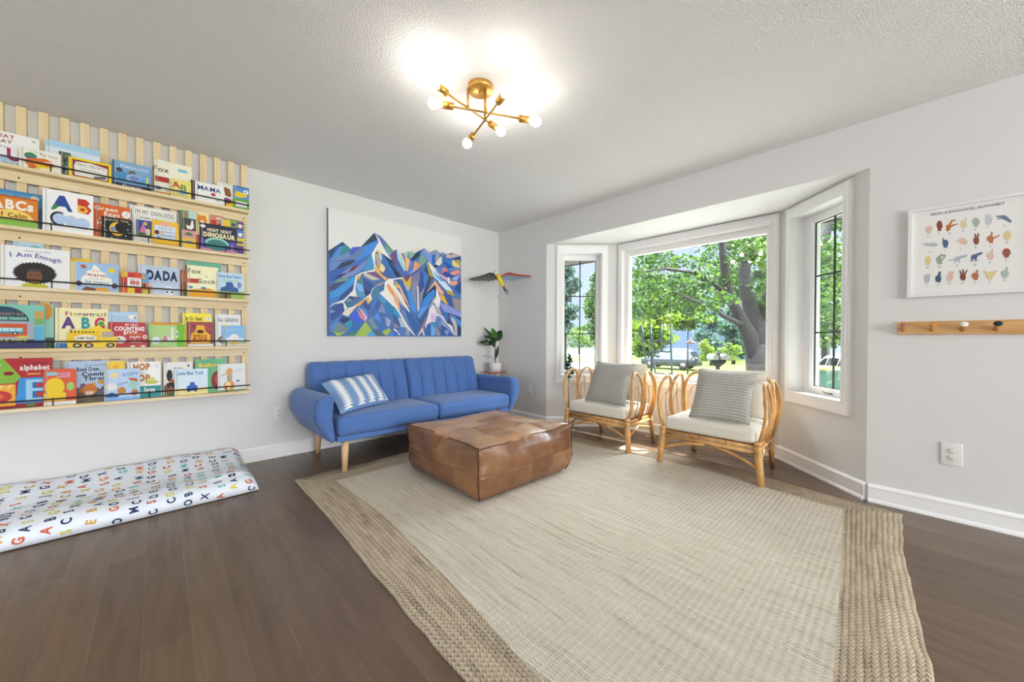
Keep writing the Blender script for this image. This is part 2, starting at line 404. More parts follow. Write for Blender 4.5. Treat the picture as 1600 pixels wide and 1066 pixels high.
base('baseboard_back', (XL, YB), (0, YB), (0, 1)); base('baseboard_side', (XL, YB), (XL, 0), (1, 0))

# ============================================================ SHELF RACK AND BOOKS
PINE = wood('pale_pine', '#e3c897', '#ecd8b0', (14, 14, 1.2), .55, 2.5)
PINEH = wood('pale_pine_across', '#e0c798', '#eadab6', (1.2, 14, 14), .55, 2.5)
BLK = mat('black_metal', '#17171a', .4)
SHZ = [2.052, 1.692, 1.338, .968, .612]
PITCH = .0853; SL0 = -2.7935
rack = empty('wall_book_rack', (-3.6, 0, 0), 'pale pine slatted wall rack with five shelves of face-out picture books', 'book rack')
inv = Matrix.Translation((3.6, 0, 0))
def rk(mb, name): o = mb.build(name, rack); o.matrix_parent_inverse = Matrix.Translation((3.6, 0, 0)); return o
bpy.context.view_layer.update()
for i in range(19):
    x = SL0-i*PITCH
    mb = MB(); mb.box((x-.0195, -.038, .594), (x+.0195, -.001, H-.004), PINE); rk(mb, 'slat')
RX0, RX1 = -4.36, -2.774
for z in SHZ:
    mb = MB(); mb.box((RX0, -.130, z-.020), (RX1, -.0575, z), PINEH)
    sh = rk(mb, 'shelf_board')
    if z < .7: zb = z-.02
    else: zb = z-.078
    mb = MB(); mb.box((RX0, -.0565, zb), (RX1-.012, -.0385, z), PINEH)
    for x in (-2.80, -3.91) if z > .7 else (): mb.lathe([(.0045, 0), (.0045, .002)], BLK, (x, -.0565, z-.055), 10, Matrix.Rotation(R(90), 4, 'X'))
    rk(mb, 'backing_board')
    mb = MB(); mb.tube([(RX0, -.122, z+.042), (RX1+.004, -.122, z+.042)], .0045, BLK)
    for x in (-2.923, -3.35, -3.779, -4.20): mb.tube([(x, -.122, z), (x, -.122, z+.05)], .003, BLK, 6)
    rk(mb, 'book_rail')

PAGES = mat('book_pages', '#efe9da', .8)
def book(row, layer, x0, x1, ytop, base, label, art=None, thick=.012, name='picture_book', hpx=None, rnd=0, outline=None, spine=None):
    """x0,x1: left and right edge in the photograph at the top, ytop: top edge height there (left corner)"""
    yb = -.0735-.0165*layer; z0 = SHZ[row]
    lean = R(2.5)
    yt = yb
    for _ in range(3):
        zt = hit(x0, ytop, 1, yt)[2]; Hh = (zt-z0)/math.cos(lean); yt = yb+Hh*math.sin(lean)
    X0 = hit(x0, ytop, 1, yt)[0]; X1 = hit(x1, ytop, 1, yt)[0]; W = X1-X0
    X = Matrix.Translation((X0, yb, z0+.0015)) @ Matrix.Rotation(-lean, 4, 'X')
    th = min(thick, .0145)
    c = flat(base, .4); mb = MB()
    if outline is None:
        cut = rnd
        if cut: pts = [(0, 0)]+[(W-cut+cut*math.sin(R(a)), cut-cut*math.cos(R(a))) for a in (0, 30, 60, 90)]+[(W-cut+cut*math.cos(R(a)), Hh-cut+cut*math.sin(R(a))) for a in (0, 30, 60, 90)]+[(0, Hh)]
        else: pts = [(0, 0), (W, 0), (W, Hh), (0, Hh)]
    else: pts = [(a*W, b*Hh) for a, b in outline]
    t = .0016
    mb.extr([(a, 0, b) for a, b in pts], (0, t, 0), c); mb.extr([(a, th-t, b) for a, b in pts], (0, t, 0), c)
    mb.box((0, t, 0), (t, th-t, Hh), flat(spine or base, .4)) if outline is None else None
    a = Art(mb, W, Hh, lambda x, y, e: (x, -e, y))
    if art: art(a)
    if outline is None: a.r(0, 0, .003/W, 1, spine or base); a.r(.012/W, 0, .015/W, 1, '#b9b3a8')
    o = mb.build(name, clean=False); o.matrix_world = X
    p = MB(); k = .003
    cx = sum(q[0] for q in pts)/len(pts); cy = sum(q[1] for q in pts)/len(pts)
    p.extr([(cx+(q[0]-cx)*(1-2*k/W), t, cy+(q[1]-cy)*(1-2*k/Hh)) for q in pts], (0, th-2*t, 0), PAGES)
    pg = p.build('pages', o)
    g = ['picture books on the top shelf', 'picture books on the second shelf', 'picture books on the middle shelf', 'picture books on the fourth shelf', 'picture books on the lowest shelf'][row]
    return tag(o, label, 'book', g)
NV = '#1f3355'; WH = '#f3f2ee'
# ---- top shelf
def a_(a):
    a.r(0, 0, 1, .25, '#bcd8e8'); a.t('GREAT', .28, .88, .10, '#a3342f', bold=.02); a.t('DAY', .33, .72, .10, '#a3342f', bold=.02); a.t('for', .35, .56, .07, '#6d6a66')
    a.t('UP', .66, .36, .34, '#a92f6a', .56, .03); a.t('Pie in the', .5, .1, .06, '#3f5e7a')
    a.e(.9, .88, .05, .035, '#d8d8d4'); a.t('&', .9, .88, .04, '#333333')
book(0, 0, -24, 61, 199, WH, 'white picture book with a big magenta UP title, leftmost on the top shelf', a_)
def a_(a):
    a.e(.45, .42, .36, .26, '#e07b2c', 180, 360); a.p([(.13, .42), (.81, .44), (.86, .3), (.7, .22), (.3, .06), (.16, .2)], '#dd7326'); a.p([(.35, .28), (.8, .24), (.78, .14), (.45, .12)], '#f0d02c')
    a.e(.27, .62, .15, .17, '#3d8f5c'); a.e(.28, .52, .13, .09, '#6a5aa0'); a.p([(.15, .3), (.8, .52), (.6, .62), (.2, .5)], '#dd7326')
    a.t('I Love', .4, .88, .09, '#8c8a88'); a.t('My Dad', .7, .78, .11, '#7d6a6a'); a.p([(.2, .0), (.38, 0), (.38, .12), (.22, .12)], '#b85b3c'); a.r(.4, 0, .5, .1, '#e5c733')
book(0, 2, 29.5, 95, 228, '#f2ede0', 'cream picture book with an orange, green and purple shape and yellow stripe', a_)
def a_(a):
    a.r(0, .82, 1, 1, '#a9d1ea'); a.r(0, 0, 1, .3, '#cfe3ee'); a.t('happy happy', .62, .62, .07, '#9aa3b4'); a.t('LOVE', .62, .42, .13, '#b9c0cf', bold=.01)
book(0, 0, 70.5, 156, 217, '#dbe8f0', 'wide pale blue picture book behind the yellow-bordered one on the top shelf', a_)
def a_(a):
    random.seed(3)
    for i in range(26): a.e(random.uniform(.15, .9), random.uniform(.1, .85), .12, .06, random.choice(['#6d4a86', '#4f7f9d', '#7f9a4a', '#3e3540', '#c3b7a3']), n=8)
book(0, 1, 92, 110, 236, '#5b6650', 'narrow dark purple and green speckled picture book on the top shelf', a_)
def a_(a):
    a.r(.09, .07, .93, .9, '#8d3136'); a.p([(.12, .55), (.16, .8), (.5, .86), (.9, .74), (.9, .12), (.14, .12)], '#ece7de'); a.t('Hairy Maclary', .5, .7, .12, '#5a3a3a', .66)
    a.t("from Donaldson's", .5, .48, .06, '#666666'); a.p([(.55, .2), (.85, .3), (.88, .16), (.6, .12)], '#55635a')
book(0, 2, 107, 174, 244, '#f1d512', 'yellow-bordered picture book with a white panel and curly title', a_, rnd=.01)
def a_(a):
    a.r(.06, .16, 1, 1, '#7fa9cf'); a.r(0, 0, 1, .16, '#23263c'); a.t('Neptune', .56, .84, .14, '#dbe9f4', .72); a.e(.5, .62, .1, .09, '#6d6a58')
    a.e(.25, .46, .2, .16, '#4f8fc4'); a.e(.55, .42, .2, .17, '#9fb6dd'); a.e(.56, .42, .14, .1, '#6f8fc6'); a.p([(.6, .2), (.95, .3), (.95, .5), (.75, .45)], '#58a7d8'); a.r(.86, .3, .93, .55, '#d6cf8e'); a.e(.18, .66, .08, .08, '#4b3c3c'); a.t('Flower', .5, .08, .1, '#d8dbe8', .5)
book(0, 1, 175, 236, 249, '#4b7aa4', 'blue sea-scene picture book with a white arched title on the top shelf', a_)
def a_(a):
    a.t('Fox', .17, .74, .14, '#55504a', bold=.02); a.r(.62, .78, .86, .86, '#79c3d8'); a.e(.9, .82, .04, .03, '#e3e1da'); a.r(.02, 0, .5, .1, '#e08a2f'); a.e(.1, .2, .08, .05, '#3f8fc0'); a.r(.02, .38, .38, .53, '#b43a2e')
book(0, 0, 241, 299.5, 248, '#f4eed6', 'cream picture book titled Fox with orange ground, top shelf', a_)
def a_(a):
    a.t('A', .26, .68, .34, '#c23b34', bold=.03); a.t('B', .6, .58, .34, '#5c8a46', bold=.02); a.t("'", .9, .8, .2, '#9a3b34'); a.e(.5, .3, .36, .12, '#8fb1c4'); a.e(.3, .28, .12, .1, '#e3c9a9'); a.r(.1, .06, .9, .14, '#d9c95a')
book(0, 2, 267, 298.5, 278.5, '#efe07a', 'small square yellow alphabet board book with red A and green B', a_, .014)
book(0, 1, 298, 306, 281, '#57372e', 'dark brown book mostly hidden between the yellow alphabet book and MAMA', None)
def a_(a):
    a.t('MAMA', .48, .72, .22, '#2b3f86', .8, .015); a.e(.62, .48, .08, .08, '#c22f45'); a.t('m', .32, .3, .12, '#9a3a3f'); a.r(.7, .18, .85, .24, '#b9b9b9')
book(0, 2, 304.5, 350, 282.5, '#f2f1ee', 'white picture book with navy MAMA title and a red dot', a_)
def a_(a):
    a.r(.03, 0, 1, .38, '#efc51e'); a.e(.6, .28, .3, .12, '#7a4a8a'); a.r(.3, .93, .9, .96, '#b9b9b9'); a.p([(.4, .85), (.8, .8), (.9, .5), (.7, .45), (.5, .5)], '#9a5a34')
book(0, 1, 339, 364, 284, '#f1efe8', 'white, brown and yellow board book right of MAMA on the top shelf', a_)
def a_(a):
    a.r(.03, .45, 1, 1, '#5b8fd0'); a.r(.0, .94, 1, 1, '#3e6cb4'); a.p([(.06, .62), (.2, .78), (.5, .74), (.85, .72), (.92, .78), (.84, .58), (.4, .5), (.12, .54)], '#efc72a'); a.e(.8, .8, .16, .09, '#eef0f0'); a.e(.8, .8, .05, .03, '#333333')
    a.r(.15, .1, .85, .34, '#f1f0ec'); a.t('Where', .4, .27, .06, '#b64a86'); a.t('are you', .5, .17, .06, '#333333')
book(0, 2, 364.5, 389, 289.5, '#6aa544', 'blue and green board book with a yellow duck shape, rightmost on the top shelf', a_)
# ---- second shelf
def a_(a):
    a.t('Goodnight Chinese', .55, .9, .07, '#8fc4cf', .55); a.e(.88, .85, .07, .08, '#d8c3a6'); a.r(0, 0, 1, .6, '#3c5470')
book(1, 0, -40, 66, 288, '#4189b8', 'blue picture book behind the orange ABCs book', a_)
def a_(a):
    a.r(0, 0, 1, .22, '#8cc152'); a.e(.55, .22, .38, .34, '#f4d76a', 0, 180); a.t('ABCs', .55, .72, .28, '#f5efe2', .74, .05); a.t('of Calm', .52, .38, .14, '#9a4a2c', .56, .03); a.r(.0, .94, 1, 1, '#c4601f')
book(1, 1, -30, 59, 299, '#e0842a', 'orange board book titled ABCs with a yellow half circle', a_, .016, rnd=.012)
def a_(a):
    a.r(.06, 0, .067, 1, '#c9c7c2')
    a.p([(.15, .52), (.32, .88), (.42, .88), (.58, .52), (.49, .52), (.44, .62), (.27, .62), (.22, .52)], '#2c4f9b'); a.p([(.15, .52), (.23, .68), (.32, .62), (.26, .56), (.22, .52)], '#3c8a4a')
    a.p([(.68, .54), (.68, .88), (.85, .88), (.93, .8), (.88, .72), (.97, .64), (.9, .52)], '#c93a2c'); a.p([(.68, .54), (.68, .72), (.84, .7), (.9, .6), (.84, .54)], '#eeb436'); a.e(.78, .62, .05, .04, '#b8352c')
    a.e(.31, .32, .17, .17, '#262b36', 60, 300); a.e(.33, .32, .14, .13, '#b8cdea'); a.e(.55, .3, .14, .13, '#b8cdea'); a.e(.78, .28, .15, .13, '#b8cdea'); a.t('. . .', .75, .1, .05, '#444444')
book(1, 2, 66.5, 145.5, 293.5, '#f6f5f2', 'large white picture book with colourful cut-paper letters A, B and C', a_, .016)
def a_(a):
    a.t('Green', .32, .87, .11, '#f4ead8', bold=.03); a.t('Eggs', .46, .73, .11, '#f4ead8', bold=.03); a.t('and', .22, .58, .08, '#f1d9b8'); a.t('Ham', .28, .44, .11, '#f4ead8', bold=.03); a.e(.84, .78, .12, .11, '#f2efe8'); a.t('?', .84, .78, .1, '#8a8a86')
book(1, 0, 146.5, 206, 316.5, '#dd6527', 'orange picture book with stacked white title words, behind the black moon book', a_)
def a_(a):
    a.t('PAJAMA TIME', .47, .88, .09, '#d8d8a8', .8); a.e(.5, .48, .26, .32, '#ecb93c', 40, 320); a.e(.62, .56, .2, .24, '#141a1e'); a.e(.36, .46, .09, .1, '#6c8fd0')
    for x, y in ((.12, .82), (.08, .55), (.14, .35), (.9, .78), (.85, .5), (.78, .2), (.9, .35), (.1, .14), (.32, .06)): a.e(x, y, .025, .035, '#b9c7b0', n=8)
    a.t('by', .5, .1, .05, '#9a9a8a')
book(1, 2, 159, 206.5, 337.5, '#141a1e', 'black board book with a yellow crescent moon', a_, .016, rnd=.012)
def a_(a):
    a.r(.15, .0, 1, .74, '#dcebc8'); a.r(.25, .5, .7, .7, '#eee9a8'); a.r(.6, .3, 1, .6, '#a9d6c0'); a.t("I'M MY OWN DOG", .52, .85, .12, '#54564e', .84)
book(1, 0, 203, 275.5, 320, '#f0eee6', "white picture book titled I'M MY OWN DOG", a_)
def a_(a):
    a.r(.05, .2, 1, .82, '#3e4f94'); a.r(.05, .2, 1, .42, '#4e6a44'); a.p([(.2, .4), (.35, .68), (.5, .5), (.45, .36)], '#d77a9e'); a.e(.45, .7, .1, .06, '#e3b45a'); a.p([(.45, .5), (.7, .55), (.65, .3), (.5, .3)], '#d9d0c8'); a.e(.7, .6, .14, .1, '#3d5e5a'); a.t('WHERE THE', .6, .9, .08, '#4b4464', .8); a.t('CRAYON', .55, .1, .08, '#55555a', .7)
book(1, 1, 210.5, 246, 334.5, '#efece6', 'small blue-picture book titled WHERE THE, behind the yellow grandpa book', a_)
def a_(a):
    a.r(.1, .26, .88, .8, '#d8e3ef'); a.e(.5, .86, .2, .1, '#e9b3a2'); a.e(.24, .5, .16, .1, '#e5b7a4'); a.e(.18, .5, .09, .09, '#5a3030'); a.t('How to', .5, .7, .08, '#3b4a66'); a.t('Babysit a', .6, .56, .07, '#3b4a66'); a.t('GRANDPA', .6, .4, .09, '#33425e', .56); a.r(0, 0, 1, .12, '#e0a91c'); a.e(.25, .32, .08, .05, '#7ea2d8')
book(1, 2, 237, 279.5, 343, '#f2bd2c', 'yellow picture book with GRANDPA lettered on a pale blue panel', a_, .016, rnd=.01)
def a_(a):
    a.r(0, .8, .5, 1, '#6aa06a'); a.e(.25, .88, .14, .07, '#c76f6a'); a.r(.5, .8, 1, 1, '#b8d8cc'); a.r(0, .48, 1, .8, '#4c4a44'); a.p([(.3, .62), (.6, .6), (.7, .76), (.8, .76), (.86, .58), (.7, .51), (.4, .52)], '#f1eee8'); a.r(0, .27, 1, .48, '#d99a9a'); a.e(.5, .34, .28, .09, '#5a7a4a', 0, 180); a.r(0, 0, 1, .27, '#edc233'); a.e(.55, .12, .3, .1, '#a9a79a', 0, 180)
book(1, 2, 283, 306, 328, '#6aa06a', 'board book of farm animal panels with a white goose on dark grey', a_, .016)
def a_(a):
    a.e(.5, .8, .36, .13, '#e08c2e'); a.e(.3, .9, .09, .04, '#e08c2e'); a.e(.7, .9, .09, .04, '#e08c2e'); a.e(.5, .75, .15, .05, '#f3e6c8'); a.r(0, 0, 1, .4, '#a8423c')
book(1, 1, 304.5, 326.5, 331, '#f4e3a0', 'pale yellow board book with an orange animal face, second shelf', a_, .014)
def a_(a):
    a.r(.1, .72, .5, .86, '#c9382c'); a.e(.22, .7, .14, .08, '#c9382c'); a.e(.7, .68, .2, .1, '#b8322a'); a.e(.7, .68, .1, .05, '#3c3432'); a.r(.5, .9, .9, .94, '#f0e8e0')
book(1, 0, 326, 349, 334.5, '#cf8f78', 'dusty pink board book with a red tractor shape', a_, .012, rnd=.012)
def a_(a):
    cs = ['#e9c72e', '#e08a3a', '#4f80c4', '#c9503a', '#6b4a8a', '#7fb04a']
    for i in range(3):
        for j in range(4): a.r(.06+i*.29, .04+j*.235, .06+(i+1)*.29, .04+(j+1)*.235, cs[(i*5+j*2) % 6])
    a.e(.78, .86, .1, .06, '#f0dfc8'); a.e(.78, .6, .1, .06, '#efe9e0'); a.e(.5, .86, .1, .05, '#5b4a7a'); a.r(.55, .34, .9, .4, '#2e4a86')
    for i in range(12): a.r(.95, .03+i*.08, 1, .065+i*.08, '#3f6a44'); a.r(.02+i*.08, .98, .05+i*.08, 1.0, '#54504a')
book(1, 1, 346, 383, 341.5, '#dfe8c0', 'chequered multicolour board book at the right end of the second shelf', a_, .014)
def a_(a):
    a.r(.0, 0, 1, .42, '#4f4a94'); a.r(.0, 0, 1, .1, '#c88a9c'); a.p([(.55, .1), (.95, .1), (.9, .4), (.7, .36)], '#5a55a6'); a.p([(.82, .12), (.86, .4), (.9, .12)], '#b884b8')
    a.e(.45, .24, .3, .2, '#3f7f78'); random.seed(5)
    for i in range(16):
        t = R(15+i*10); a.e(.45+.3*math.cos(t), .26+.22*math.sin(t), .03, .045, '#9fd8c4', n=6)
    a.e(.08, .88, .07, .06, '#eceae6'); a.t('NIGHT NIGHT', .52, .78, .11, '#e8dfb8', .66, .04); a.t('DINOSAUR', .52, .6, .15, '#efe6b4', .86, .06)
book(1, 2, 312, 370, 347.5, '#2a2c44', 'dark navy picture book titled NIGHT NIGHT DINOSAUR', a_, .014)
# ---- middle shelf
def a_(a): a.e(.72, .8, .3, .14, '#6ab0b4'); a.e(.72, .78, .24, .1, '#a9d0dc')
book(2, 0, 20, 68, 377, '#b8d6e8', 'pale blue picture book peeking out behind I Am Enough', a_)
def a_(a):
    a.t('GRACE BYERS', .52, .9, .035, '#77757a', .38); a.t('I Am', .27, .79, .11, '#5a4a9a', bold=.015, rot=6); a.t('Enough', .67, .76, .11, '#5a4a9a', .4, .015, rot=-12)
    random.seed(2); pts = []
    for i in range(72):
        t = 2*math.pi*i/72; k = 1+(.13 if i % 2 else 0)+random.uniform(-.03, .03); pts.append((.48+.29*k*math.cos(t), .36+.25*k*math.sin(t)))
    a.p(pts, '#2b2621'); a.e(.47, .27, .115, .18, '#7a4e38'); a.e(.47, .43, .12, .035, '#4a3a40'); a.e(.42, .3, .018, .014, '#2a1c18'); a.e(.52, .3, .018, .014, '#2a1c18'); a.e(.47, .2, .035, .012, '#5f3428'); a.p([(.28, 0), (.3, .07), (.4, .1), (.55, .1), (.65, .07), (.68, 0)], '#c3c22e'); a.p([(.42, .08), (.44, .13), (.5, .13), (.53, .08)], '#7a4e38')
book(2, 2, 1, 109, 382, '#eff0ef', 'large white picture book titled I Am Enough with a girl with round dark hair', a_, .014)
book(2, 0, 110, 143, 403, '#edc326', 'yellow book edge showing behind the ice cream book', None)
def a_(a):
    for i in range(9): a.r(.0, .06+i*.11, .08, .1+i*.11, '#f3dd8a')
    a.r(.1, 0, 1, 1, '#9fc3e6'); a.p([(.2, .3), (.22, .48), (.3, .55), (.32, .7), (.42, .75), (.46, .95), (.58, .82), (.6, .72), (.7, .66), (.74, .52), (.84, .46), (.86, .28), (.7, .2), (.35, .2)], '#f4f0e4')
    a.t('is it', .5, .72, .07, '#b84a4a', rot=-4); a.t('warm', .52, .58, .12, '#b84a4a', rot=-4, bold=.02); a.t('enough for', .52, .44, .05, '#8a8a7a', rot=-4); a.t('ice cream?', .53, .32, .11, '#3f8fb0', .5, .02, rot=-4)
    a.e(.84, .78, .08, .09, '#efcd3a'); a.p([(.18, .88), (.26, .92), (.33, .82), (.24, .76)], '#c9573a'); a.p([(.2, .0), (.3, .14), (.5, .1), (.5, 0)], '#7d4a34'); a.p([(.5, 0), (.5, .12), (.75, .14), (.8, 0)], '#e5a53a'); a.e(.16, .24, .06, .09, '#4b3232'); a.e(.9, .22, .06, .1, '#5a4034')
book(2, 1, 110.5, 186, 408, '#f0e3b0', 'pale blue picture book with a swirl of ice cream on the cover', a_)
def a_(a):
    cs = ['#e0602c', '#7fc23a', '#c03a34', '#e9c832', '#6aa84f', '#d84a38', '#b5242a', '#e8b92e']
    for i in range(3):
        for j in range(4): a.r(i/3, j/4, (i+1)/3, (j+1)/4, cs[(i*3+j*5) % 8])
    a.r(.32, .28, .98, .74, '#f6f4ee'); a.t('FIRST', .65, .65, .1, '#5a4a4a', .5); a.t('100', .65, .5, .17, '#c0303c', .5, .06); a.t('words', .65, .35, .08, '#5a6a7a'); a.e(.15, .42, .1, .07, '#27406a')
book(2, 2, 188.5, 221, 424.5, '#d96a2e', 'small square board book with FIRST 100 on a white panel', a_, .016)
def a_(a): a.r(0, .55, 1, 1, '#6aa9d8'); a.e(.4, .82, .25, .1, '#efa52e'); a.r(0, 0, 1, .2, '#c9d24a'); a.e(.4, .4, .25, .12, '#5a2c28')
book(2, 1, 219, 232, 427.5, '#e8722c', 'narrow orange and blue board book beside FIRST 100', a_, .014)
def a_(a):
    a.r(.05, 0, .055, 1, '#98a6c0'); a.t('EVERYONE SAYS', .5, .93, .05, '#8fa0b8', .6); a.t('DADA', .55, .68, .3, '#27385a', .74, .06); a.t('IS MY FALLOON', .56, .44, .07, '#93a4bc', .66); a.e(.25, .18, .1, .14, '#d0b8ac'); a.e(.7, .26, .09, .07, '#eef1f6'); a.e(.72, .1, .12, .08, '#e8ecf4'); a.e(.66, .12, .03, .03, '#333333'); a.e(.78, .12, .03, .03, '#333333'); a.t('Moo', .7, .26, .03, '#333333')
book(2, 0, 216, 282.5, 413.5, '#c4d2e8', 'pale blue picture book with big navy DADA title', a_)
def a_(a): a.r(0, 0, 1, .2, '#4a5a34'); a.e(.4, .7, .4, .25, '#a85a2c'); a.e(.5, .35, .4, .2, '#7a4424')
book(2, 1, 281.5, 292, 421.5, '#8a5230', 'narrow brown furry-looking book between DADA and the Fox book', a_)
def a_(a): a.p([(.05, .6), (.05, .78), (.2, .86), (.45, .84), (.6, .7), (.95, .68), (.95, .6)], '#f1ead0'); a.t('Horton', .3, .8, .1, '#9a3a30', bold=.03); a.r(.66, .8, .95, .88, '#cfe0d4')
book(2, 0, 291, 345, 407, '#63b091', 'teal picture book behind the cream Fox and Socks book on the middle shelf', a_)
def a_(a): a.t('Fox', .22, .82, .14, '#6a6a5a', bold=.02); a.t('in', .62, .68, .07, '#8a8a7a'); a.t('Socks', .7, .52, .14, '#6a6a5a', bold=.02); a.p([(0, 0), (0, .2), (.3, .26), (.7, .3), (1, .2), (1, 0)], '#eba42c'); a.r(0, .44, .36, .58, '#b8402f'); a.e(.1, .3, .08, .04, '#3c8ac4'); a.e(.52, .3, .09, .04, '#3c8ac4')
book(2, 1, 292.5, 340, 414, '#f5f0c4', 'cream picture book titled Fox and Socks, middle shelf', a_)
def a_(a): a.r(0, 0, 1, .3, '#9db85a'); a.r(0, 0, .5, .2, '#7a6a3a'); a.t("Little Blue Truck's", .48, .86, .1, '#2f68b0', .86, .03); a.t('Springtime', .5, .72, .08, '#a9b85a', .6); a.e(.82, .55, .08, .12, '#8a86c0'); a.p([(.1, .28), (.14, .42), (.3, .46), (.34, .64), (.56, .64), (.62, .46), (.78, .42), (.78, .26)], '#3a5f9e')
book(2, 2, 339, 381, 425, '#bcdcea', 'light blue picture book titled Springtime at the right end of the middle shelf', a_)
# ---- fourth shelf
def a_(a):
    a.r(.0, 0, 1, .2, '#3a3f6a'); a.e(.36, .58, .4, .37, '#24495c', 0, 180); a.r(0, .2, .82, .62, '#a5adbd'); a.r(.04, .64, .72, .72, '#3f8f7a'); a.t('COMMUNITY BUS', .42, .78, .06, '#d08a76', .5); a.t('MAKES TRACKS', .46, .68, .05, '#e6efe4', .5)
    a.r(.0, .26, .72, .56, '#cf5a2c'); a.r(.14, .34, .66, .47, '#7fc0c8'); a.r(.14, .34, .66, .38, '#3f8aa0'); a.e(.24, .34, .045, .035, '#22303c'); a.e(.54, .34, .045, .035, '#22303c'); a.e(.24, .34, .02, .016, '#f0f0ee'); a.e(.54, .34, .02, .016, '#f0f0ee')
    for i in range(5): a.r(.16+i*.1, .39, .24+i*.1, .46, '#b9dfe4')
    a.t('LITTLE CITY', .42, .17, .07, '#d9d84a', .62, .04); a.e(.66, .24, .1, .05, '#d8cf4a', 0, 180)
    a.r(.84, .18, .98, .5, '#5fb0d8'); a.r(.84, .68, .98, .86, '#c9a05a'); a.r(.84, .55, .98, .68, '#7fb06a')
book(3, 1, -35, 70, 474, '#7fc4b2', 'teal board book with an orange panel and a blue bus', a_, .014)
def a_(a): a.e(.4, .84, .55, .2, '#d9983c'); a.r(0, 0, 1, .24, '#3f5a4a')
book(3, 0, 58, 84, 476, '#8fc8b8', 'green book with an orange tree top, left of the Fingertrail book', a_)
def a_(a):
    cols = ['#b5343a', '#3a8a6a', '#c8a02e', '#3c5a9a', '#b5543a', '#5a3a7a', '#b5343a', '#3c7a9a', '#8a8a3a', '#b5543a', '#3a3a3a']
    x = .16
    for i, ch in enumerate('Fingertrail'):
        wd = .105 if ch not in 'irltf' else .075
        a.t(ch, x+wd/2, .86, .1, cols[i], bold=.02); x += wd*.82
    a.t('A', .25, .63, .26, '#5f3f86', .23, .05); a.t('B', .56, .63, .26, '#3a9aa0', .17, .05); a.t('C', .83, .63, .26, '#c23a5a', .2, .05); a.e(.86, .62, .06, .06, '#4fa03c'); a.t('Bing', .36, .44, .07, '#4a4a4a'); a.r(0, 0, 1, .12, '#3a7ab8'); a.e(.3, .12, .08, .08, '#2f6aa0')
book(3, 0, 86, 169, 481, '#f3ecb8', 'cream picture book titled Fingertrail ABC', a_)
def a_(a):
    a.p([(.02, .2), (.04, .62), (.12, .66), (.5, .66), (.64, .8), (.62, .2)], '#eec52a')
    for i in range(7): a.r(.07+i*.07, .66, .105+i*.07, .72, '#2a2622')
    a.e(.36, .42, .22, .15, '#efe9d6'); a.t('DUMP TRUCK', .36, .42, .1, '#5a4a3a', .34, .03); a.r(.68, .46, .92, .72, '#b5a89a'); a.r(.12, .2, .5, .25, '#d88a1e')
    for x in (.2, .42, .85): a.e(x, .1, .09, .1, '#3a3a38'); a.e(x, .1, .045, .05, '#d8cf9a')
book(3, 2, 104, 184, 508, '#f3cf1f', 'yellow board book cut in the shape of a dump truck', a_, .016, outline=[(.02, .0), (.95, .0), (.99, .45), (.9, .55), (.86, .82), (.7, .86), (.62, 1.0), (.4, .84), (.04, .72), (0, .3)], name='shaped_board_book')
def a_(a): a.t('The animals', .35, .86, .05, '#7fae8a', .5); a.t('on the farm', .4, .78, .05, '#7fa0ae', .6); a.e(.8, .86, .14, .07, '#f0ece6'); a.e(.9, .84, .04, .03, '#c9684a')
book(3, 0, 169.5, 215.5, 487, '#b5d2ee', 'light blue picture book behind the red counting book', a_)
def a_(a):
    a.t('MY FIRST', .62, .9, .08, '#f2e4e0', .36, .03); a.t('COUNTING', .56, .74, .15, '#f4f0ec', .82, .05); a.t('BOOK', .6, .57, .14, '#f4f0ec', .4, .05); a.e(.3, .3, .17, .15, '#efe8de'); a.e(.8, .26, .14, .12, '#e8dfc8'); a.e(.27, .34, .03, .03, '#444444')
book(3, 1, 169.5, 227, 503.5, '#bd1f2c', 'red board book titled MY FIRST COUNTING BOOK', a_, .016)
def a_(a): a.r(0, .84, .72, .94, '#cf7a3a'); a.t('CARS', .36, .7, .13, '#f2ece6', bold=.04); a.t('&', .36, .54, .09, '#f2ece6'); a.t('TRUCKS', .4, .38, .13, '#f2ece6', .56, .04); a.e(.84, .7, .12, .14, '#e9d9c0'); a.e(.84, .72, .05, .05, '#8a5a30'); a.e(.25, .06, .12, .06, '#e8e3d8'); a.e(.75, .06, .12, .06, '#e8e3d8')
book(3, 2, 199, 231.5, 520, '#b92a2c', 'small red board book titled CARS and TRUCKS with rounded shape', a_, .014, outline=[(.05, 0), (.95, 0), (1, .3), (.98, .85), (.88, 1), (.72, .96), (.04, .94), (0, .5)], name='shaped_board_book')
def a_(a):
    a.r(.03, .9, .9, 1, '#e2952e'); a.r(.78, 0, 1, .93, '#7bc034'); a.p([(.34, .2), (.4, .5), (.52, .46), (.6, .3), (.62, .8), (.7, .82), (.68, .6), (.72, .2)], '#f0e6e4'); a.p([(.36, .24), (.42, .48), (.5, .44), (.52, .26)], '#c88a94'); a.e(.2, .26, .12, .16, '#dfe5f0'); a.e(.78, .52, .035, .16, '#f0efe9'); a.e(.78, .52, .015, .08, '#26324a')
book(3, 1, 232, 288, 504, '#a6cf7c', 'green board book with a long-necked white bird', a_, .018, rnd=.008)
def a_(a): a.t('by Dr. Seuss', .38, .84, .12, '#5c4a2c', .56, .03); a.e(.86, .84, .07, .08, '#e6e8f0'); a.t('!', .86, .84, .09, '#5a6ab0')
book(3, 0, 285, 331, 489, '#f6e31c', 'bright yellow picture book behind the dark red BLOCK book', a_)
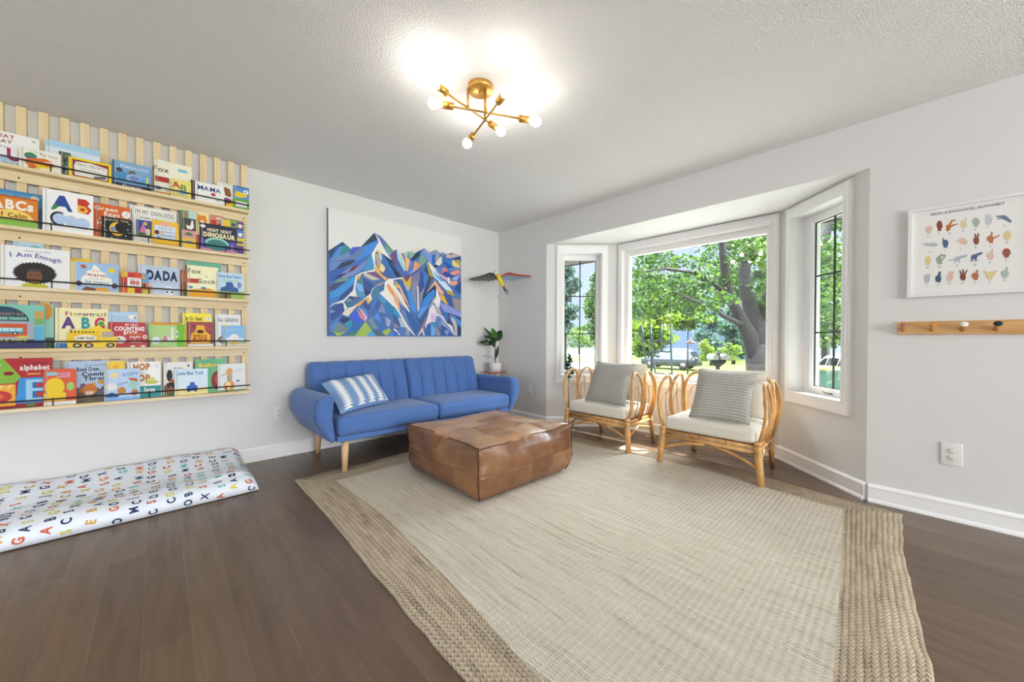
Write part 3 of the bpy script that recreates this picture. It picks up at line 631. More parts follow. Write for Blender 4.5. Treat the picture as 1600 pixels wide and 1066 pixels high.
def a_(a):
    random.seed(8)
    for i in range(30): a.e(random.uniform(.06, .94), random.uniform(.4, .95), .07, .05, random.choice(['#c9503a', '#8a2f3a', '#a84a5a']), n=7)
    a.p([(.12, .12), (.14, .48), (.3, .62), (.36, .86), (.64, .86), (.7, .62), (.88, .48), (.88, .12)], '#efb32c'); a.e(.5, .6, .14, .07, '#3a2a24'); a.t('BUILD A', .5, .43, .09, '#8a2a1e', .5, .05); a.t('BLOCK', .5, .29, .12, '#a82a1e', .56, .06); a.r(0, 0, 1, .1, '#e8e4dc')
book(3, 1, 292, 333, 503, '#8e2c34', 'dark red board book with a yellow digger and BLOCK title', a_, .02)
def a_(a): a.t('Go GREEN!', .5, .82, .11, '#50585a', .8, .02); a.e(.3, .2, .2, .12, '#9a6a4a'); a.e(.3, .2, .1, .06, '#dcdcdc')
book(3, 0, 336, 376, 491, '#e6e5e4', 'white picture book titled Go GREEN', a_)
def a_(a): a.r(0, 0, 1, .12, '#d9d5c4'); a.r(0, .12, 1, .3, '#8fb07a'); a.e(.5, .34, .2, .24, '#f3f1ea'); a.e(.3, .3, .18, .12, '#e9eef2'); a.e(.75, .28, .18, .1, '#e9eef2'); a.e(.46, .42, .015, .02, '#333333'); a.e(.56, .42, .015, .02, '#333333'); a.e(.2, .98, .1, .04, '#efe04a'); a.t('Here is a Beautiful', .5, .8, .05, '#e6eef4', .8); a.e(.5, .14, .18, .08, '#d8b45a')
book(3, 1, 347, 384, 508.5, '#7fb7e2', 'sky blue picture book with a white cloud at the right end of the fourth shelf', a_)
# ---- lowest shelf
def a_(a):
    a.p([(0, .5), (0, 1), (.42, 1), (.62, .62), (.55, .5)], '#86b83e'); random.seed(4)
    for i in range(14): a.e(random.uniform(.05, .4), random.uniform(.55, .95), .025, .02, '#e8ecc0', n=8)
    a.p([(.22, .66), (.29, .82), (.36, .66)], '#a8262c'); a.e(.48, .7, .06, .04, '#8a2028'); a.e(.1, .84, .08, .07, '#2f7fc4'); a.r(0, 0, .56, .48, '#efab3a'); a.e(.33, .24, .19, .13, '#c33a34'); a.e(.33, .24, .1, .06, '#e0683a')
    for i in range(5): a.p([(.08+i*.1, .4), (.13+i*.1, .47), (.1+i*.1, .47), (.05+i*.1, .4)], '#f4e0a8')
    a.p([(.56, .08), (.6, .6), (1, .6), (1, .08)], '#3e93d8'); a.r(.68, .12, 1, .56, '#9fd0ec'); a.r(.76, .38, .9, .5, '#2f66a8'); a.r(.76, .18, .92, .32, '#2f66a8'); a.e(.85, .44, .05, .045, '#b93a3e'); a.e(.86, .25, .06, .05, '#b93a3e')
    a.t('my awesome', .8, .9, .045, '#5a2022', .3); a.t('alphabet', .79, .81, .1, '#f2e6e0', .36, .04); a.r(.7, .66, .86, .69, '#e8a04a'); a.r(0, 0, 1, .05, '#8a1f26'); a.e(.74, .04, .06, .03, '#4f8a3a')
book(4, 1, -55, 81.5, 562.5, '#b3232a', 'large red picture book titled alphabet, leftmost on the lowest shelf', a_, .014)
def a_(a): a.r(.08, .82, .4, .92, '#8fc8cc'); a.t('counting', .6, .88, .07, '#d8b8e0', .4, .03); a.t('numbers', .6, .8, .07, '#d8b8e0', .4, .03); a.e(.34, .5, .3, .26, '#f0cc2e'); a.r(.0, .12, .68, .34, '#f0cc2e'); a.e(.82, .5, .12, .12, '#9ccf6a'); a.r(0, 0, 1, .1, '#e9e4da')
book(4, 2, 67.5, 119, 578, '#dd5a2e', 'orange-red board book with a yellow blob, overlapping the alphabet book', a_, .018, rnd=.02)
def a_(a):
    a.t('Construction Site', .5, .9, .045, '#4a4a5a', .36); a.t('Road Crew,', .38, .8, .09, '#2f3450', .38, .04); a.t('Coming', .5, .68, .09, '#2f3450', bold=.04); a.t('Through!', .58, .57, .09, '#2f3450', bold=.04)
    a.r(0, 0, 1, .3, '#6a5e50'); random.seed(6)
    for i in range(34): a.e(random.uniform(.05, .95), random.uniform(.12, .48), .05, .05, random.choice(['#d9a43a', '#4a4a4e', '#b8582c', '#7a5a8a', '#c9b890', '#5a6a5a']), n=7)
    a.e(.4, .3, .12, .14, '#c9762c'); a.r(.33, .18, .46, .26, '#cfc6b8')
book(4, 0, 101, 195, 565.5, '#b3c8e2', 'pale blue picture book titled Road Crew with construction vehicles', a_)
def a_(a): a.e(.5, .86, .2, .06, '#e9bb2a')
book(4, 1, 167, 194.5, 565, '#f4cd34', 'yellow book behind the SLEEPY book', a_)
def a_(a):
    a.r(0, 0, .04, 1, '#e2b03a'); a.r(0, 0, 1, .08, '#7fb4ea'); a.t('SLEEPY', .72, .82, .11, '#5a6a8a', .46, rot=4); a.t('slow', .5, .54, .09, '#5a5a7a', rot=20); a.e(.28, .8, .12, .1, '#e8dca0'); a.e(.2, .44, .16, .12, '#eae6e0'); a.e(.48, .3, .12, .12, '#c98a3a'); a.p([(.65, .7), (.9, .68), (.95, .58), (.8, .55)], '#c9683a'); a.e(.8, .46, .14, .14, '#9fd0c4'); a.p([(0, .18), (.2, .26), (.4, .18), (.4, .1), (0, .1)], '#3a5ea8'); a.e(.85, .22, .1, .1, '#b87a4a')
book(4, 2, 162.5, 218.5, 578, '#b8d0f0', 'light blue picture book titled SLEEPY with animals', a_, .014)
def a_(a):
    a.t('HOP', .42, .86, .16, '#c67a34', .5, .06); a.t('on', .4, .7, .06, '#7fb0d8'); a.t('POP', .42, .55, .16, '#c67a34', .5, .06); a.e(.88, .86, .06, .06, '#dfe4ea'); a.r(0, 0, 1, .32, '#3a9a9c'); a.t('Dr. Seuss', .52, .22, .11, '#f0f4f0', .6, .04); a.e(.72, .42, .2, .05, '#c9cf4a'); a.e(.72, .5, .1, .06, '#d8df7a')
book(4, 0, 198.5, 251, 566.5, '#f1f0ec', 'white and teal picture book titled HOP POP', a_)
def a_(a): a.e(.2, .6, .1, .18, '#2a2422'); a.e(.28, .4, .08, .1, '#b86a34'); a.e(.22, .2, .22, .2, '#352c28'); a.e(.24, .16, .12, .1, '#a8602e'); a.t('Mr. Brown', .5, .82, .07, '#5a6a9a', .3); a.p([(.84, .95), (.9, .86), (.86, .84), (.83, .86)], '#33334a'); a.r(.5, .6, .8, .63, '#c0507a'); a.r(0, 0, 1, .08, '#4a6a3a')
book(4, 0, 255.5, 300.5, 567, '#ebe9e6', 'white picture book with a black and tan animal shape on the lowest shelf', a_)
def a_(a): a.r(0, 0, 1, .26, '#eee29a'); a.t('Little Blue Truck', .47, .84, .13, '#3a76b8', .8, .03); a.p([(.35, .14), (.36, .32), (.45, .38), (.46, .48), (.58, .48), (.6, .38), (.68, .32), (.68, .14)], '#2f62b8'); a.e(.42, .14, .03, .04, '#222222'); a.e(.62, .14, .03, .04, '#222222')
book(4, 2, 272.5, 324.5, 578, '#d2e6ee', 'pale board book with blue title and small blue truck on the lowest shelf', a_, .014, rnd=.006)
def a_(a): a.t('The Dinosaur', .45, .93, .05, '#4a7a6a', .55); a.t('Ballet', .42, .82, .1, '#efc84a', .6, .05); a.e(.72, .35, .2, .28, '#8f2f2c'); a.e(.74, .4, .1, .16, '#c9604a'); a.r(.86, 0, 1, .8, '#5a7a34'); a.p([(.1, .7), (.3, .76), (.36, .7), (.16, .64)], '#8a2a3a')
book(4, 0, 304.5, 352.5, 562, '#5cb47c', 'green picture book with yellow title and a dark red shape, lowest shelf', a_)
def a_(a): a.e(.4, .2, .2, .2, '#e89a5a'); a.e(.36, .22, .1, .16, '#f0dc9a'); a.e(.42, .5, .1, .18, '#b8a48a'); a.e(.42, .72, .12, .12, '#dba86a'); a.p([(.32, .7), (.12, .58), (.14, .55), (.34, .64)], '#e0b878'); a.r(.62, .7, .9, .72, '#bcc8cc'); a.r(.62, .76, .9, .78, '#bcc8cc'); a.e(.72, .36, .07, .04, '#8a8a86'); a.r(0, 0, 1, .05, '#6a9a5a')
book(4, 1, 340, 383, 569.5, '#dfe3e4', 'pale grey picture book with an orange animal, rightmost on the lowest shelf', a_)

# ============================================================ PAINTING
PAINT = {
1: """2f5277 35,500 300,330 345,385 200,440 60,660
5a90d8 60,680 150,560 240,430 345,385 240,600 110,690
3f8f96 345,385 460,465 240,600 300,430
5560c8 460,465 485,430 640,420 590,480 440,590
7a8fc0 240,600 430,510 440,590 400,640 110,700
6a84b0 590,480 640,430 780,370 650,560 530,660 400,650 440,590
34485c 640,430 885,165 960,290 830,350
4a8ee0 960,290 970,340 830,545 540,690 530,660 650,560 740,400 830,350
6f8fc4 60,710 400,680 180,820 60,880
3a4a5e 150,850 290,710 540,655 470,740 330,800
3f66b8 60,880 180,850 400,790 230,940 60,1050
3a78c8 830,545 760,620 610,750 560,760 480,760 640,690
7d3a48 400,900 480,800 610,750 500,860
7f8fc0 280,920 480,770 400,900
7a90c8 690,710 500,860 400,910 560,920 680,830 780,640
4a9ad0 780,620 835,575 870,700 885,830 670,870 750,740
2c3f66 60,1066 240,940 400,905 270,980 120,1040
8a94c8 270,980 400,905 560,880 500,950 300,1000
4aa0e0 340,1066 560,940 660,870 560,950 520,1066
6a78b8 900,175 1010,230 1100,350 1080,420
6fa07f 1100,350 1240,500 1190,560 1080,420
7fb8e8 1080,420 1190,560 1160,590
f0ece6 970,330 900,450 835,560 880,740 885,840 650,900 545,960 520,1066 555,1066 575,970 660,920 900,880 905,740 900,540 960,470 1010,540 1190,660 1210,670 1120,540 980,290 890,168
f0d27a 930,500 960,475 1020,530 1000,590
bfe0d8 1000,590 1020,530 1030,650 1015,690 940,540
b8ab9f 900,540 940,560 1010,700 990,830 940,760
e8b462 905,740 980,830 1070,960 1130,1020 1090,1050 1000,960 905,880
f2dc9a 1010,720 1080,790 1090,850 1050,900 985,850
2c4a6e 1015,535 1240,690 1244,900 1100,640
3f78c8 1030,570 1100,640 1244,900 1244,1000 1140,820 1040,700
4a68a8 1040,690 1140,820 1244,1010 1110,1000 1060,900 1090,830
4a4a86 985,860 1060,940 1070,980 1000,900
7d5f8e 730,900 900,880 970,930 1050,1020 930,1000
cfc4b4 690,920 740,905 850,960 1000,1030 850,1045 690,960
efb23e 555,1040 600,950 650,940 620,1010
7a5a86 1170,590 1244,520 1244,690 1200,650""",
2: """75507f 0,310 60,275 50,590 0,600
4f6eae 0,600 50,590 60,300 260,720 250,830 180,830 60,640
a8d8e8 60,290 100,290 180,560 250,700 220,720 90,470
efe4c8 100,290 150,340 230,560 260,700 190,560
9a9aa0 160,345 210,390 260,600 240,600
a8cfc4 200,350 290,305 290,420 240,400
8fb8a4 290,305 350,310 440,340 400,450 330,450
e8ddd4 350,300 490,205 570,270 440,340
2c3f66 550,285 540,400 400,510 345,480 430,380
f0c08a 235,390 330,470 340,520 290,720 265,720
2c3f5e 0,600 170,830 60,850 0,760
5f86d4 345,500 400,530 340,760 300,800
a3aede 340,770 400,690 520,660 550,640 440,720 320,790
ee9a72 430,530 470,510 550,600 520,660 400,690
7fa48c 580,330 700,500 560,630 510,530
7a9bd8 590,300 650,240 770,330 900,340 870,560 790,580 600,350
efc8b0 650,250 770,330 740,340 680,300
9f9fae 880,270 960,370 950,470 870,540 880,370 800,330
2f6ab8 800,390 870,350 865,560 790,570
e5dfd6 1000,400 1010,540 950,610 860,570 950,450
26304a 850,570 950,620 830,640
7f93b8 970,345 1030,320 1080,360 1030,400
cdb5ac 1090,380 1150,345 1180,390 1260,335 1390,400 1180,450 1090,450
3a7ac8 1020,430 1150,440 1220,560 1250,680 1100,650 1030,520
2458a8 1030,490 1240,650 1260,680 1150,680 1050,560
2a3f7a 1240,460 1395,415 1400,500 1330,490
efdc7f 1210,520 1250,480 1330,560 1390,640 1300,640 1230,600
cfb83a 1290,480 1370,480 1390,560 1390,630
6484c8 850,640 1040,640 1000,780 900,720
6f94cc 1140,690 1260,700 1400,660 1400,640 1160,660
ea7a78 1030,650 1080,640 1140,700 1100,720 1010,760
34499a 1010,760 1080,720 1250,820 1200,870 1090,830
ee9a84 1180,740 1370,680 1390,760 1270,800 1200,790
a3b6e6 1200,880 1390,780 1310,930
d9a3c0 910,740 1100,850 1120,940 960,820
b8a93a 690,560 720,520 760,700 830,820 790,860 740,790
f0ecf0 720,510 870,670 960,850 1180,1066 1100,1066 850,850 760,650
5fb4e0 820,700 960,850 1080,980 1030,980 870,830
6a558e 1310,930 1395,810 1395,940 1340,960
eea58c 1170,920 1310,930 1350,965 1290,1010 1190,1020
2c5aa4 1290,1020 1395,940 1395,1066 1280,1066
efe6de 1110,850 1170,850 1170,1000 1130,960
2f5a7a 620,700 690,580 740,800 700,780
827fa0 370,840 550,720 540,900 510,1066 380,1066
2f55a0 550,720 620,740 640,1066 545,1066
4a82c4 610,720 740,860 700,1066 640,1066
e5b63a 150,850 200,840 270,960 370,800 360,1000 330,1066 290,1066
7a4f78 220,840 370,790 270,960
6a5080 200,830 400,770 560,640 540,700 370,800 230,850
f0ece2 0,870 190,845 170,880 0,895
4068a8 60,900 130,880 240,1066 170,1066
e0b03a 20,930 60,940 150,1066 40,1066
4a5560 740,790 820,870 780,940 700,1066 690,950
f0b486 860,900 960,1066 900,1066 870,980 770,1066""",
3: """7fa08a 50,180 180,80 390,20 330,90 130,130 60,180
4a5580 50,190 120,130 320,95 150,240 50,270
479adf 60,290 150,240 480,20 460,130 230,340 60,400
4a80c8 60,400 230,340 180,430 60,490
3a568e 200,420 240,340 460,160 440,240 330,350
5a8f8a 500,100 600,50 610,160 520,120
7fb4ec 490,120 600,160 630,280 540,270 490,200
5a9ac4 490,250 630,290 650,350 600,390 510,350
3f5a96 610,40 780,170 740,290 660,360 630,250
3a4568 620,220 730,300 650,350
5a68a0 430,350 570,380 520,440 450,410
8a9a96 310,430 380,390 440,430 350,440
33465e 370,370 430,350 450,420
3f7a8e 300,440 500,450 430,520 360,540
efe9e2 30,545 100,480 290,410 440,260 480,60 500,0 520,0 480,200 500,340 520,360 380,350 290,450 350,550 300,590 280,460 130,480
44588e 600,480 660,410 690,500 740,470 710,590 640,540
efe6da 450,520 620,400 740,300 760,230 820,190 770,240 740,330 760,400 690,490 700,390 560,430 500,520 360,690 260,650 300,600 360,550
e9ab4c 480,510 560,450 650,400 590,480 540,520
e8b040 655,390 700,370 720,430 690,500
e8d9c4 340,570 500,530 420,610 360,690 300,640
44589e 60,560 270,460 300,590 200,680 70,770
8aa0d4 55,570 150,600 110,620 60,640
4668e0 380,670 500,590 540,690 610,760 520,800 410,720
7f9ae4 570,520 640,570 690,680 690,730 660,760 640,620
efdcd8 520,530 600,590 670,710 650,770 640,690
e08a9a 500,560 640,690 650,770 620,760 550,690
5a8ecc 60,850 230,690 190,790 100,960 60,900
33476e 210,760 270,690 410,730 290,810
7a8f90 140,880 200,780 380,910 200,950 130,940
3f9ab8 290,810 420,740 430,860 380,920
3f74b8 430,800 610,770 630,790 460,960 370,950
a8c24a 100,930 200,960 340,930 220,1010 180,1020
4a8a7a 330,1020 400,950 480,930 480,1020
a4c45c 470,1020 650,770 760,920 660,1020
7a9a9a 690,760 760,690 870,880 830,900 770,900
5aa4d8 660,1020 750,920 830,1020
3f7ac8 770,740 1000,890 900,930
5a9aec 780,710 850,620 920,790
5a7080 780,900 900,940 1000,1015 830,1015
a8c45c 920,950 1040,880 1080,930 1000,1010
4a8ae0 1030,1000 1119,950 1119,1015 1040,1015
4f88a0 770,250 830,200 900,220 850,340 800,400 760,420
4a80cc 720,580 790,430 860,400 800,530
4a64a0 800,530 860,400 910,490 860,600
4a94c4 850,380 890,310 1010,440 970,480 940,480
3a82b8 960,500 1010,440 1119,520 1119,660 990,620
8096c8 900,500 940,480 990,640 860,610
a0b0cc 980,690 1080,760 1040,870 1000,850
5a78b4 760,100 950,90 900,140 800,150
c2a08a 800,180 950,110 960,140 870,180
f0ece2 880,300 960,250 970,120 1030,60 1119,60 1119,530 1010,420
eaa66e 1000,160 1040,150 1119,260 1119,370 1020,240""",
4: """efb088 0,110 60,240 130,540 90,500 0,380
b8b4b4 40,180 100,240 250,450 200,480 110,400
4068aa 80,0 140,0 240,200 300,400 180,230
f0b890 60,50 110,60 240,330 300,500 200,330 120,170
f2e8dc 0,50 150,250 300,560 290,580 120,350 0,170
b8b8b8 170,0 250,180 300,160 320,60 230,60
e2b83a 230,0 320,0 320,70 290,150
4a94e4 250,200 330,160 400,460 430,600 320,520
8a90a8 330,0 460,0 410,180 430,560 340,220
dccfca 430,80 460,90 480,500 440,570
5a6068 460,0 490,0 480,300 465,200
2f56a0 480,0 550,0 530,200 490,250
8a9ab8 480,230 600,70 530,300 500,420
3a4868 620,0 680,0 620,180 520,380 540,230
2a4058 770,60 800,190 790,270 740,280 520,420 560,290 640,180
3f8cdc 740,150 770,170 760,260 620,430 500,500 540,350 640,220
5f9ae4 500,490 640,430 660,440 480,700 440,640
3f6090 400,600 470,700 660,440 640,560 500,860
cfe4ee 820,0 950,0 1100,190 960,150
4f7ac0 830,60 960,150 910,170
3f5f9e 910,170 1070,260 1080,400 1130,500 1010,430 930,250
b89f4a 960,150 1100,190 1130,280 1000,230
4a84c4 1090,190 1250,260 1250,340 1140,260
9c9490 1080,290 1250,340 1250,550 1130,500
2a55a0 1190,60 1250,10 1250,240 1130,150
ec9a8a 800,80 910,170 930,240 870,250 830,190
f3b88a 740,30 760,0 800,30 860,120 940,230 820,180 790,110 760,60 590,220
ecb93a 850,250 930,260 1010,430 950,400 880,340
ecedf0 790,110 870,340 840,500 800,470 740,380 780,280
b8b4b8 750,430 850,500 900,650 790,570
efe4ea 660,500 740,420 800,590 920,650 980,760 1080,820 1130,1000 1090,960 1040,870 900,690 790,630 770,750 700,750 610,800 600,870 580,820 640,620
bdb4b8 660,480 740,310 790,290 700,460
8f9be0 850,380 1010,440 1250,560 1250,660 1080,600 940,560 870,450
3a3f58 150,240 260,430 260,460 220,410
6a88b8 130,560 200,500 290,780 390,960 260,830
3f6aae 200,480 310,590 490,860 410,1000 290,780
3a9ac8 0,470 90,570 150,680 80,670 0,590
44609e 0,600 80,680 120,830 0,760
9a88a0 0,750 110,850 0,870
b8c4d4 80,670 160,690 270,860 130,840
5a80c0 100,840 230,860 220,1000 120,1000
96a4b0 230,850 300,900 290,1000 220,1000
f4f0e6 0,350 110,550 260,820 400,1000 380,1000 230,840 90,570 0,450
3f6ed4 0,920 60,930 100,1000 0,1000
f4efe2 0,870 60,900 120,1000 100,1000 60,930 0,900
9a7a98 500,860 610,640 600,740 560,900
ecd0b8 440,1000 530,850 580,1000 550,1000 520,920 470,1000
3a6cb0 590,1000 610,800 690,760 690,1000
3f94b4 680,760 770,750 770,880
6fb4ea 690,780 770,880 770,1000 690,1000
a89a98 770,790 860,960 860,1000 790,1000
6a86cc 780,650 860,640 880,800 870,900 790,790
dcc4e0 680,590 760,600 770,720 690,740
96a4c8 870,650 1040,850 1100,970 1000,880 880,800
44609a 880,800 1010,880 1080,1000 870,1000
7f9ade 940,910 1000,890 1030,930 1000,990 950,960
3a7ac0 940,560 990,580 1010,660 960,720 930,640
3a4a6a 980,570 1040,600 1030,700 1120,840 1080,820 980,760 1030,650
7f96dc 1040,600 1080,700 1130,830 1120,740 1150,760 1100,650
c4c0bc 1050,660 1130,700 1170,800 1180,1000 1130,1000 1120,850
2c4a66 1040,580 1250,680 1250,740 1100,640
4a90dc 1080,600 1250,740 1250,850 1150,740
2c3f60 1190,810 1250,850 1250,1000 1190,1000"""}
TILE = {1: (510, 350, 11.85), 2: (615, 370, 13.33), 3: (510, 430, 10.66), 4: (615, 440, 11.85)}
CX0, CX1, CZ0, CZ1 = -2.151, -.641, 1.052, 2.249
mb = MB(); CANV = mat('primed_canvas', '#e6e5e2', .7, bump=(500, .1, .001))
mb.box((CX0, -.04, CZ0), (CX1, -.002, CZ1), CANV); mb.box((CX0-.0005, -.039, CZ0), (CX0, -.003, CZ1), flat('#4a5a78'))
layer = 0
def pp(tile, pts, c):
    global layer
    layer += 1; ox, oy, k = TILE[tile] if tile else (0, 0, 1)
    q = []
    for x, y in pts:
        h = hit(ox+x/k, oy+y/k, 1, -.04); q.append((min(CX1, max(CX0, h[0])), -.0402-.000012*layer, min(CZ1, max(CZ0, h[2]))))
    mb.add(q, [tuple(range(len(q)))], flat('#'+c, .6))
sil = [(35, 495), (300, 330), (460, 465), (485, 430), (640, 420), (885, 165), (1010, 230), (1244, 500)]
sil = [(510+x/11.85, 350+y/11.85) for x, y in sil]+[(615+x/13.33, 370+y/13.33) for x, y in [(55, 265), (100, 300), (180, 350), (290, 305), (350, 310), (490, 205), (570, 270), (650, 240), (770, 320), (885, 265), (970, 350), (1030, 320), (1080, 360), (1150, 345), (1260, 335), (1400, 405)]]+[(721, 527), (512, 527)]
pp(0, sil, '4f74b4')
for tl in (1, 2, 3, 4):
    for ln in PAINT[tl].split('\n'):
        f = ln.split(); pp(tl, [tuple(map(float, a.split(','))) for a in f[1:]], f[0])
o = mb.build('mountain_painting', clean=False)
tag(o, 'wide unframed canvas of angular blue, orange and white mountains above the blue sofa', 'painting')

# ============================================================ SIGN POSTER, PEG RAIL, OUTLETS
PZ0, PZ1, PY0, PY1 = 1.290, 1.818, -3.752, -4.225
FR = mat('white_frame', '#e6e5e2', .45)
pst = empty('framed_poster', (0, PY0, PZ0), 'white framed sign language alphabet poster on the wall right of the windows', 'poster')
def put(o, parent):
    o.parent = parent; bpy.context.view_layer.update(); o.matrix_parent_inverse = parent.matrix_world.inverted(); return o
mb = MB(); fw_ = .02
mb.box((-.024, PY1, PZ0), (0, PY0, PZ0+fw_), FR); mb.box((-.024, PY1, PZ1-fw_), (0, PY0, PZ1), FR); mb.box((-.024, PY1, PZ0+fw_), (0, PY1+fw_, PZ1-fw_), FR); mb.box((-.024, PY0-fw_, PZ0+fw_), (0, PY0, PZ1-fw_), FR)
put(mb.build('frame', bevel=.002), pst)
mb = MB(); mb.box((-.012, PY1+fw_, PZ0+fw_), (-.002, PY0-fw_, PZ1-fw_), mat('poster_paper', '#e9e8e4', .5, spec=.3))
def zp(x, y, lift): h = hit(1390+x/4.262, 290+y/4.262, 0, -.012); return (-.0122-lift, h[1], h[2])
pk = [0]
def pz(pts, c, fs=None):
    pk[0] += 1; mb.add([zp(x, y, .00001*pk[0]) for x, y in pts], fs or [tuple(range(len(pts)))], flat(c, .6))
def ell(cx, cy, rx, ry, rot=0, n=18): return [(cx+rx*math.cos(t)*math.cos(R(rot))+ry*math.sin(t)*math.sin(R(rot)), cy-rx*math.cos(t)*math.sin(R(rot))+ry*math.sin(t)*math.cos(R(rot))) for t in [2*math.pi*i/n for i in range(n)]]
def cap(x0, y0, x1, y1, r):
    a = math.atan2(y1-y0, x1-x0)
    return [(x0+r*math.cos(a+t), y0+r*math.sin(a+t)) for t in [R(90), R(135), R(180), R(225), R(270)]]+[(x1+r*.8*math.cos(a+t), y1+r*.8*math.sin(a+t)) for t in [R(-90), R(-45), 0, R(45), R(90)]]
HANDS = {
 'A': (261, 290, 'd9bfae', ['w', (0, 0, 27, 20, 25)], []), 'B': (332, 272, '8a4a3a', ['w', (0, -8, 20, 30, 0)], [(8, 4, 18, 2, 7)]),
 'C': (405, 270, 'b9713a', ['s', (-14, 10, 13, 20, 30)], [(-10, 0, 10, -34, 8), (10, -34, 32, -40, 5), (0, 4, 24, -8, 7), (24, -8, 46, -14, 4)]), 'D': (492, 256, 'dcd09a', ['w', (0, 2, 22, 26, 0)], [(10, -14, 18, -42, 5)]),
 'E': (574, 245, 'a8b4a4', ['w', (0, -4, 25, 27, 20)], []), 'F': (658, 232, 'c4c8c6', ['w', (0, 6, 24, 26, 0)], [(-14, -10, -18, -34, 6), (-4, -12, -4, -40, 6), (8, -12, 12, -38, 6), (16, 0, 26, -18, 6)]),
 'G': (765, 218, '6f7f92', ['n', (0, -4, 28, 15, -20)], [(-10, -12, -52, -12, 6), (-10, -4, -46, 4, 5), (14, 4, 38, 20, 12)]), 'H': (272, 395, 'b8bcbc', ['n', (16, 0, 34, 13, 0)], [(0, -6, -50, -6, 5), (0, 2, -36, 4, 6)]),
 'I': (372, 384, '4f6a84', ['w', (0, 0, 20, 24, 0)], [(-14, -10, -16, -32, 5)]), 'J': (478, 372, 'dcbfa4', ['n', (10, 0, 32, 20, -20)], [(-10, -6, -46, -2, 4)]),
 'K': (577, 362, '8a4f3e', ['w', (0, 4, 20, 22, 0)], [(-2, -10, -8, -38, 6), (8, -10, 14, -40, 6)]), 'L': (676, 354, 'b97a4a', ['w', (-6, 0, 24, 20, 0)], [(2, -10, 6, -42, 6), (12, -2, 52, -20, 6)]),
 'M': (785, 335, 'dccf98', ['w', (0, -4, 27, 30, 10)], []), 'N': (256, 500, 'dccf8a', ['w', (0, -2, 20, 28, 0)], []),
 'O': (336, 494, '9aa894', ['w', (-6, 4, 18, 26, 20)], [(-8, -12, 6, -30, 8), (6, -30, 34, -28, 7), (34, -28, 22, -6, 6), (4, 4, 22, -6, 6)]), 'P': (455, 487, 'b4b8bc', ['n', (-6, 4, 20, 14, 0)], [(0, -4, 56, -20, 10), (-18, 6, -60, 12, 4), (-12, 10, -22, 28, 5), (4, 12, 14, 26, 4)]),
 'Q': (572, 478, '56648a', ['n', (-8, -4, 22, 16, 10)], [(0, -12, 40, -28, 9), (-22, 0, -24, 26, 6), (2, 6, 4, 24, 6)]), 'R': (672, 464, 'e0b8a6', ['w', (0, 4, 22, 22, 0)], [(8, -12, 14, -40, 6)]),
 'S': (779, 450, '9a5548', ['w', (0, -4, 27, 28, 15)], []), 'T': (250, 618, 'b4bcb8', ['w', (0, 0, 20, 28, 0)], [(6, -14, 20, -26, 6)]),
 'U': (326, 614, '48607c', ['w', (-2, 6, 20, 24, 0)], [(4, -8, 8, -36, 9)]), 'V': (402, 608, 'dcb8a4', ['w', (0, 6, 20, 22, 0)], [(0, -8, 2, -36, 6), (10, -6, 24, -34, 6)]),
 'W': (488, 602, '7f4636', ['w', (0, 8, 20, 22, 0)], [(-8, -8, -20, -34, 5), (2, -10, 2, -40, 6), (12, -8, 28, -38, 5)]), 'X': (572, 600, 'b87248', ['w', (-2, 2, 24, 22, 0)], [(8, -12, 14, -32, 6), (14, -32, 4, -34, 5)]),
 'Y': (670, 594, 'dccc8e', ['w', (0, 0, 28, 20, 0)], [(-16, -6, -44, -24, 6), (16, -6, 44, -26, 6)]), 'Z': (770, 584, 'a8b8ac', ['w', (0, 2, 26, 22, 0)], [(8, -12, 12, -40, 6)])}
for ch, (cx, cy, c, (kind, el), fg) in HANDS.items():
    c = '#'+c
    if kind == 'w': pz([(cx-14, cy+6), (cx+15, cy+4), (cx+13, cy+30), (cx-12, cy+31)], c)
    if kind == 's': pz(cap(cx-16, cy+8, cx-20, cy+26, 12), c)
    pz(ell(cx+el[0], cy+el[1], el[2], el[3], el[4]), c)
    for f in fg: pz(cap(cx+f[0], cy+f[1], cx+f[2], cy+f[3], f[4]), c)
    V, F, W_ = text_polys(ch); pz([(cx-4+(a-W_/2)*15, cy+48-(b-.5)*11-(a-W_/2)*2) for a, b in V], '#55585c', F)
V, F, W_ = text_polys('SIGN LANGUAGE ALPHABET'); k = 496/W_
pz([(272+a*k, 203-a*k*.157-b*17) for a, b in V], '#4a4d50', F)
put(mb.build('poster_print', clean=False), pst)
# peg rail
OAK = wood('oak_rail', '#c9965a', '#dcb277', (14, 1.2, 14), .5, 3)
pr = empty('peg_rail', (0, -3.714, 1.071), 'light oak rail with four colour-tipped pegs below the sign language poster', 'peg rail')
mb = MB(); mb.box((-.018, -4.33, 1.069), (0, -3.714, 1.146), OAK); put(mb.build('board', bevel=.002), pr)
for x, c in ((1411, '#a8705c'), (1455.5, '#c98a3c'), (1504, '#eceae6'), (1556, '#232a38')):
    h = hit(x, 513, 0, -.018); d = Vector((-.05, -.004, .036)).normalized(); q = d.to_track_quat('Z', 'Y').to_matrix().to_4x4()
    mb = MB(); mb.lathe([(.0105, -.008), (.0105, .03), (.015, .046)], OAK, (-.018, h[1], 1.096), 16, q); pg = put(mb.build('peg'), pr)
    mb = MB(); mb.lathe([(.0152, .0462), (.0158, .048), (.0158, .052), (.0145, .054)], flat(c, .4), (-.018, h[1], 1.096), 18, q); put(mb.build('peg_cap'), pg)
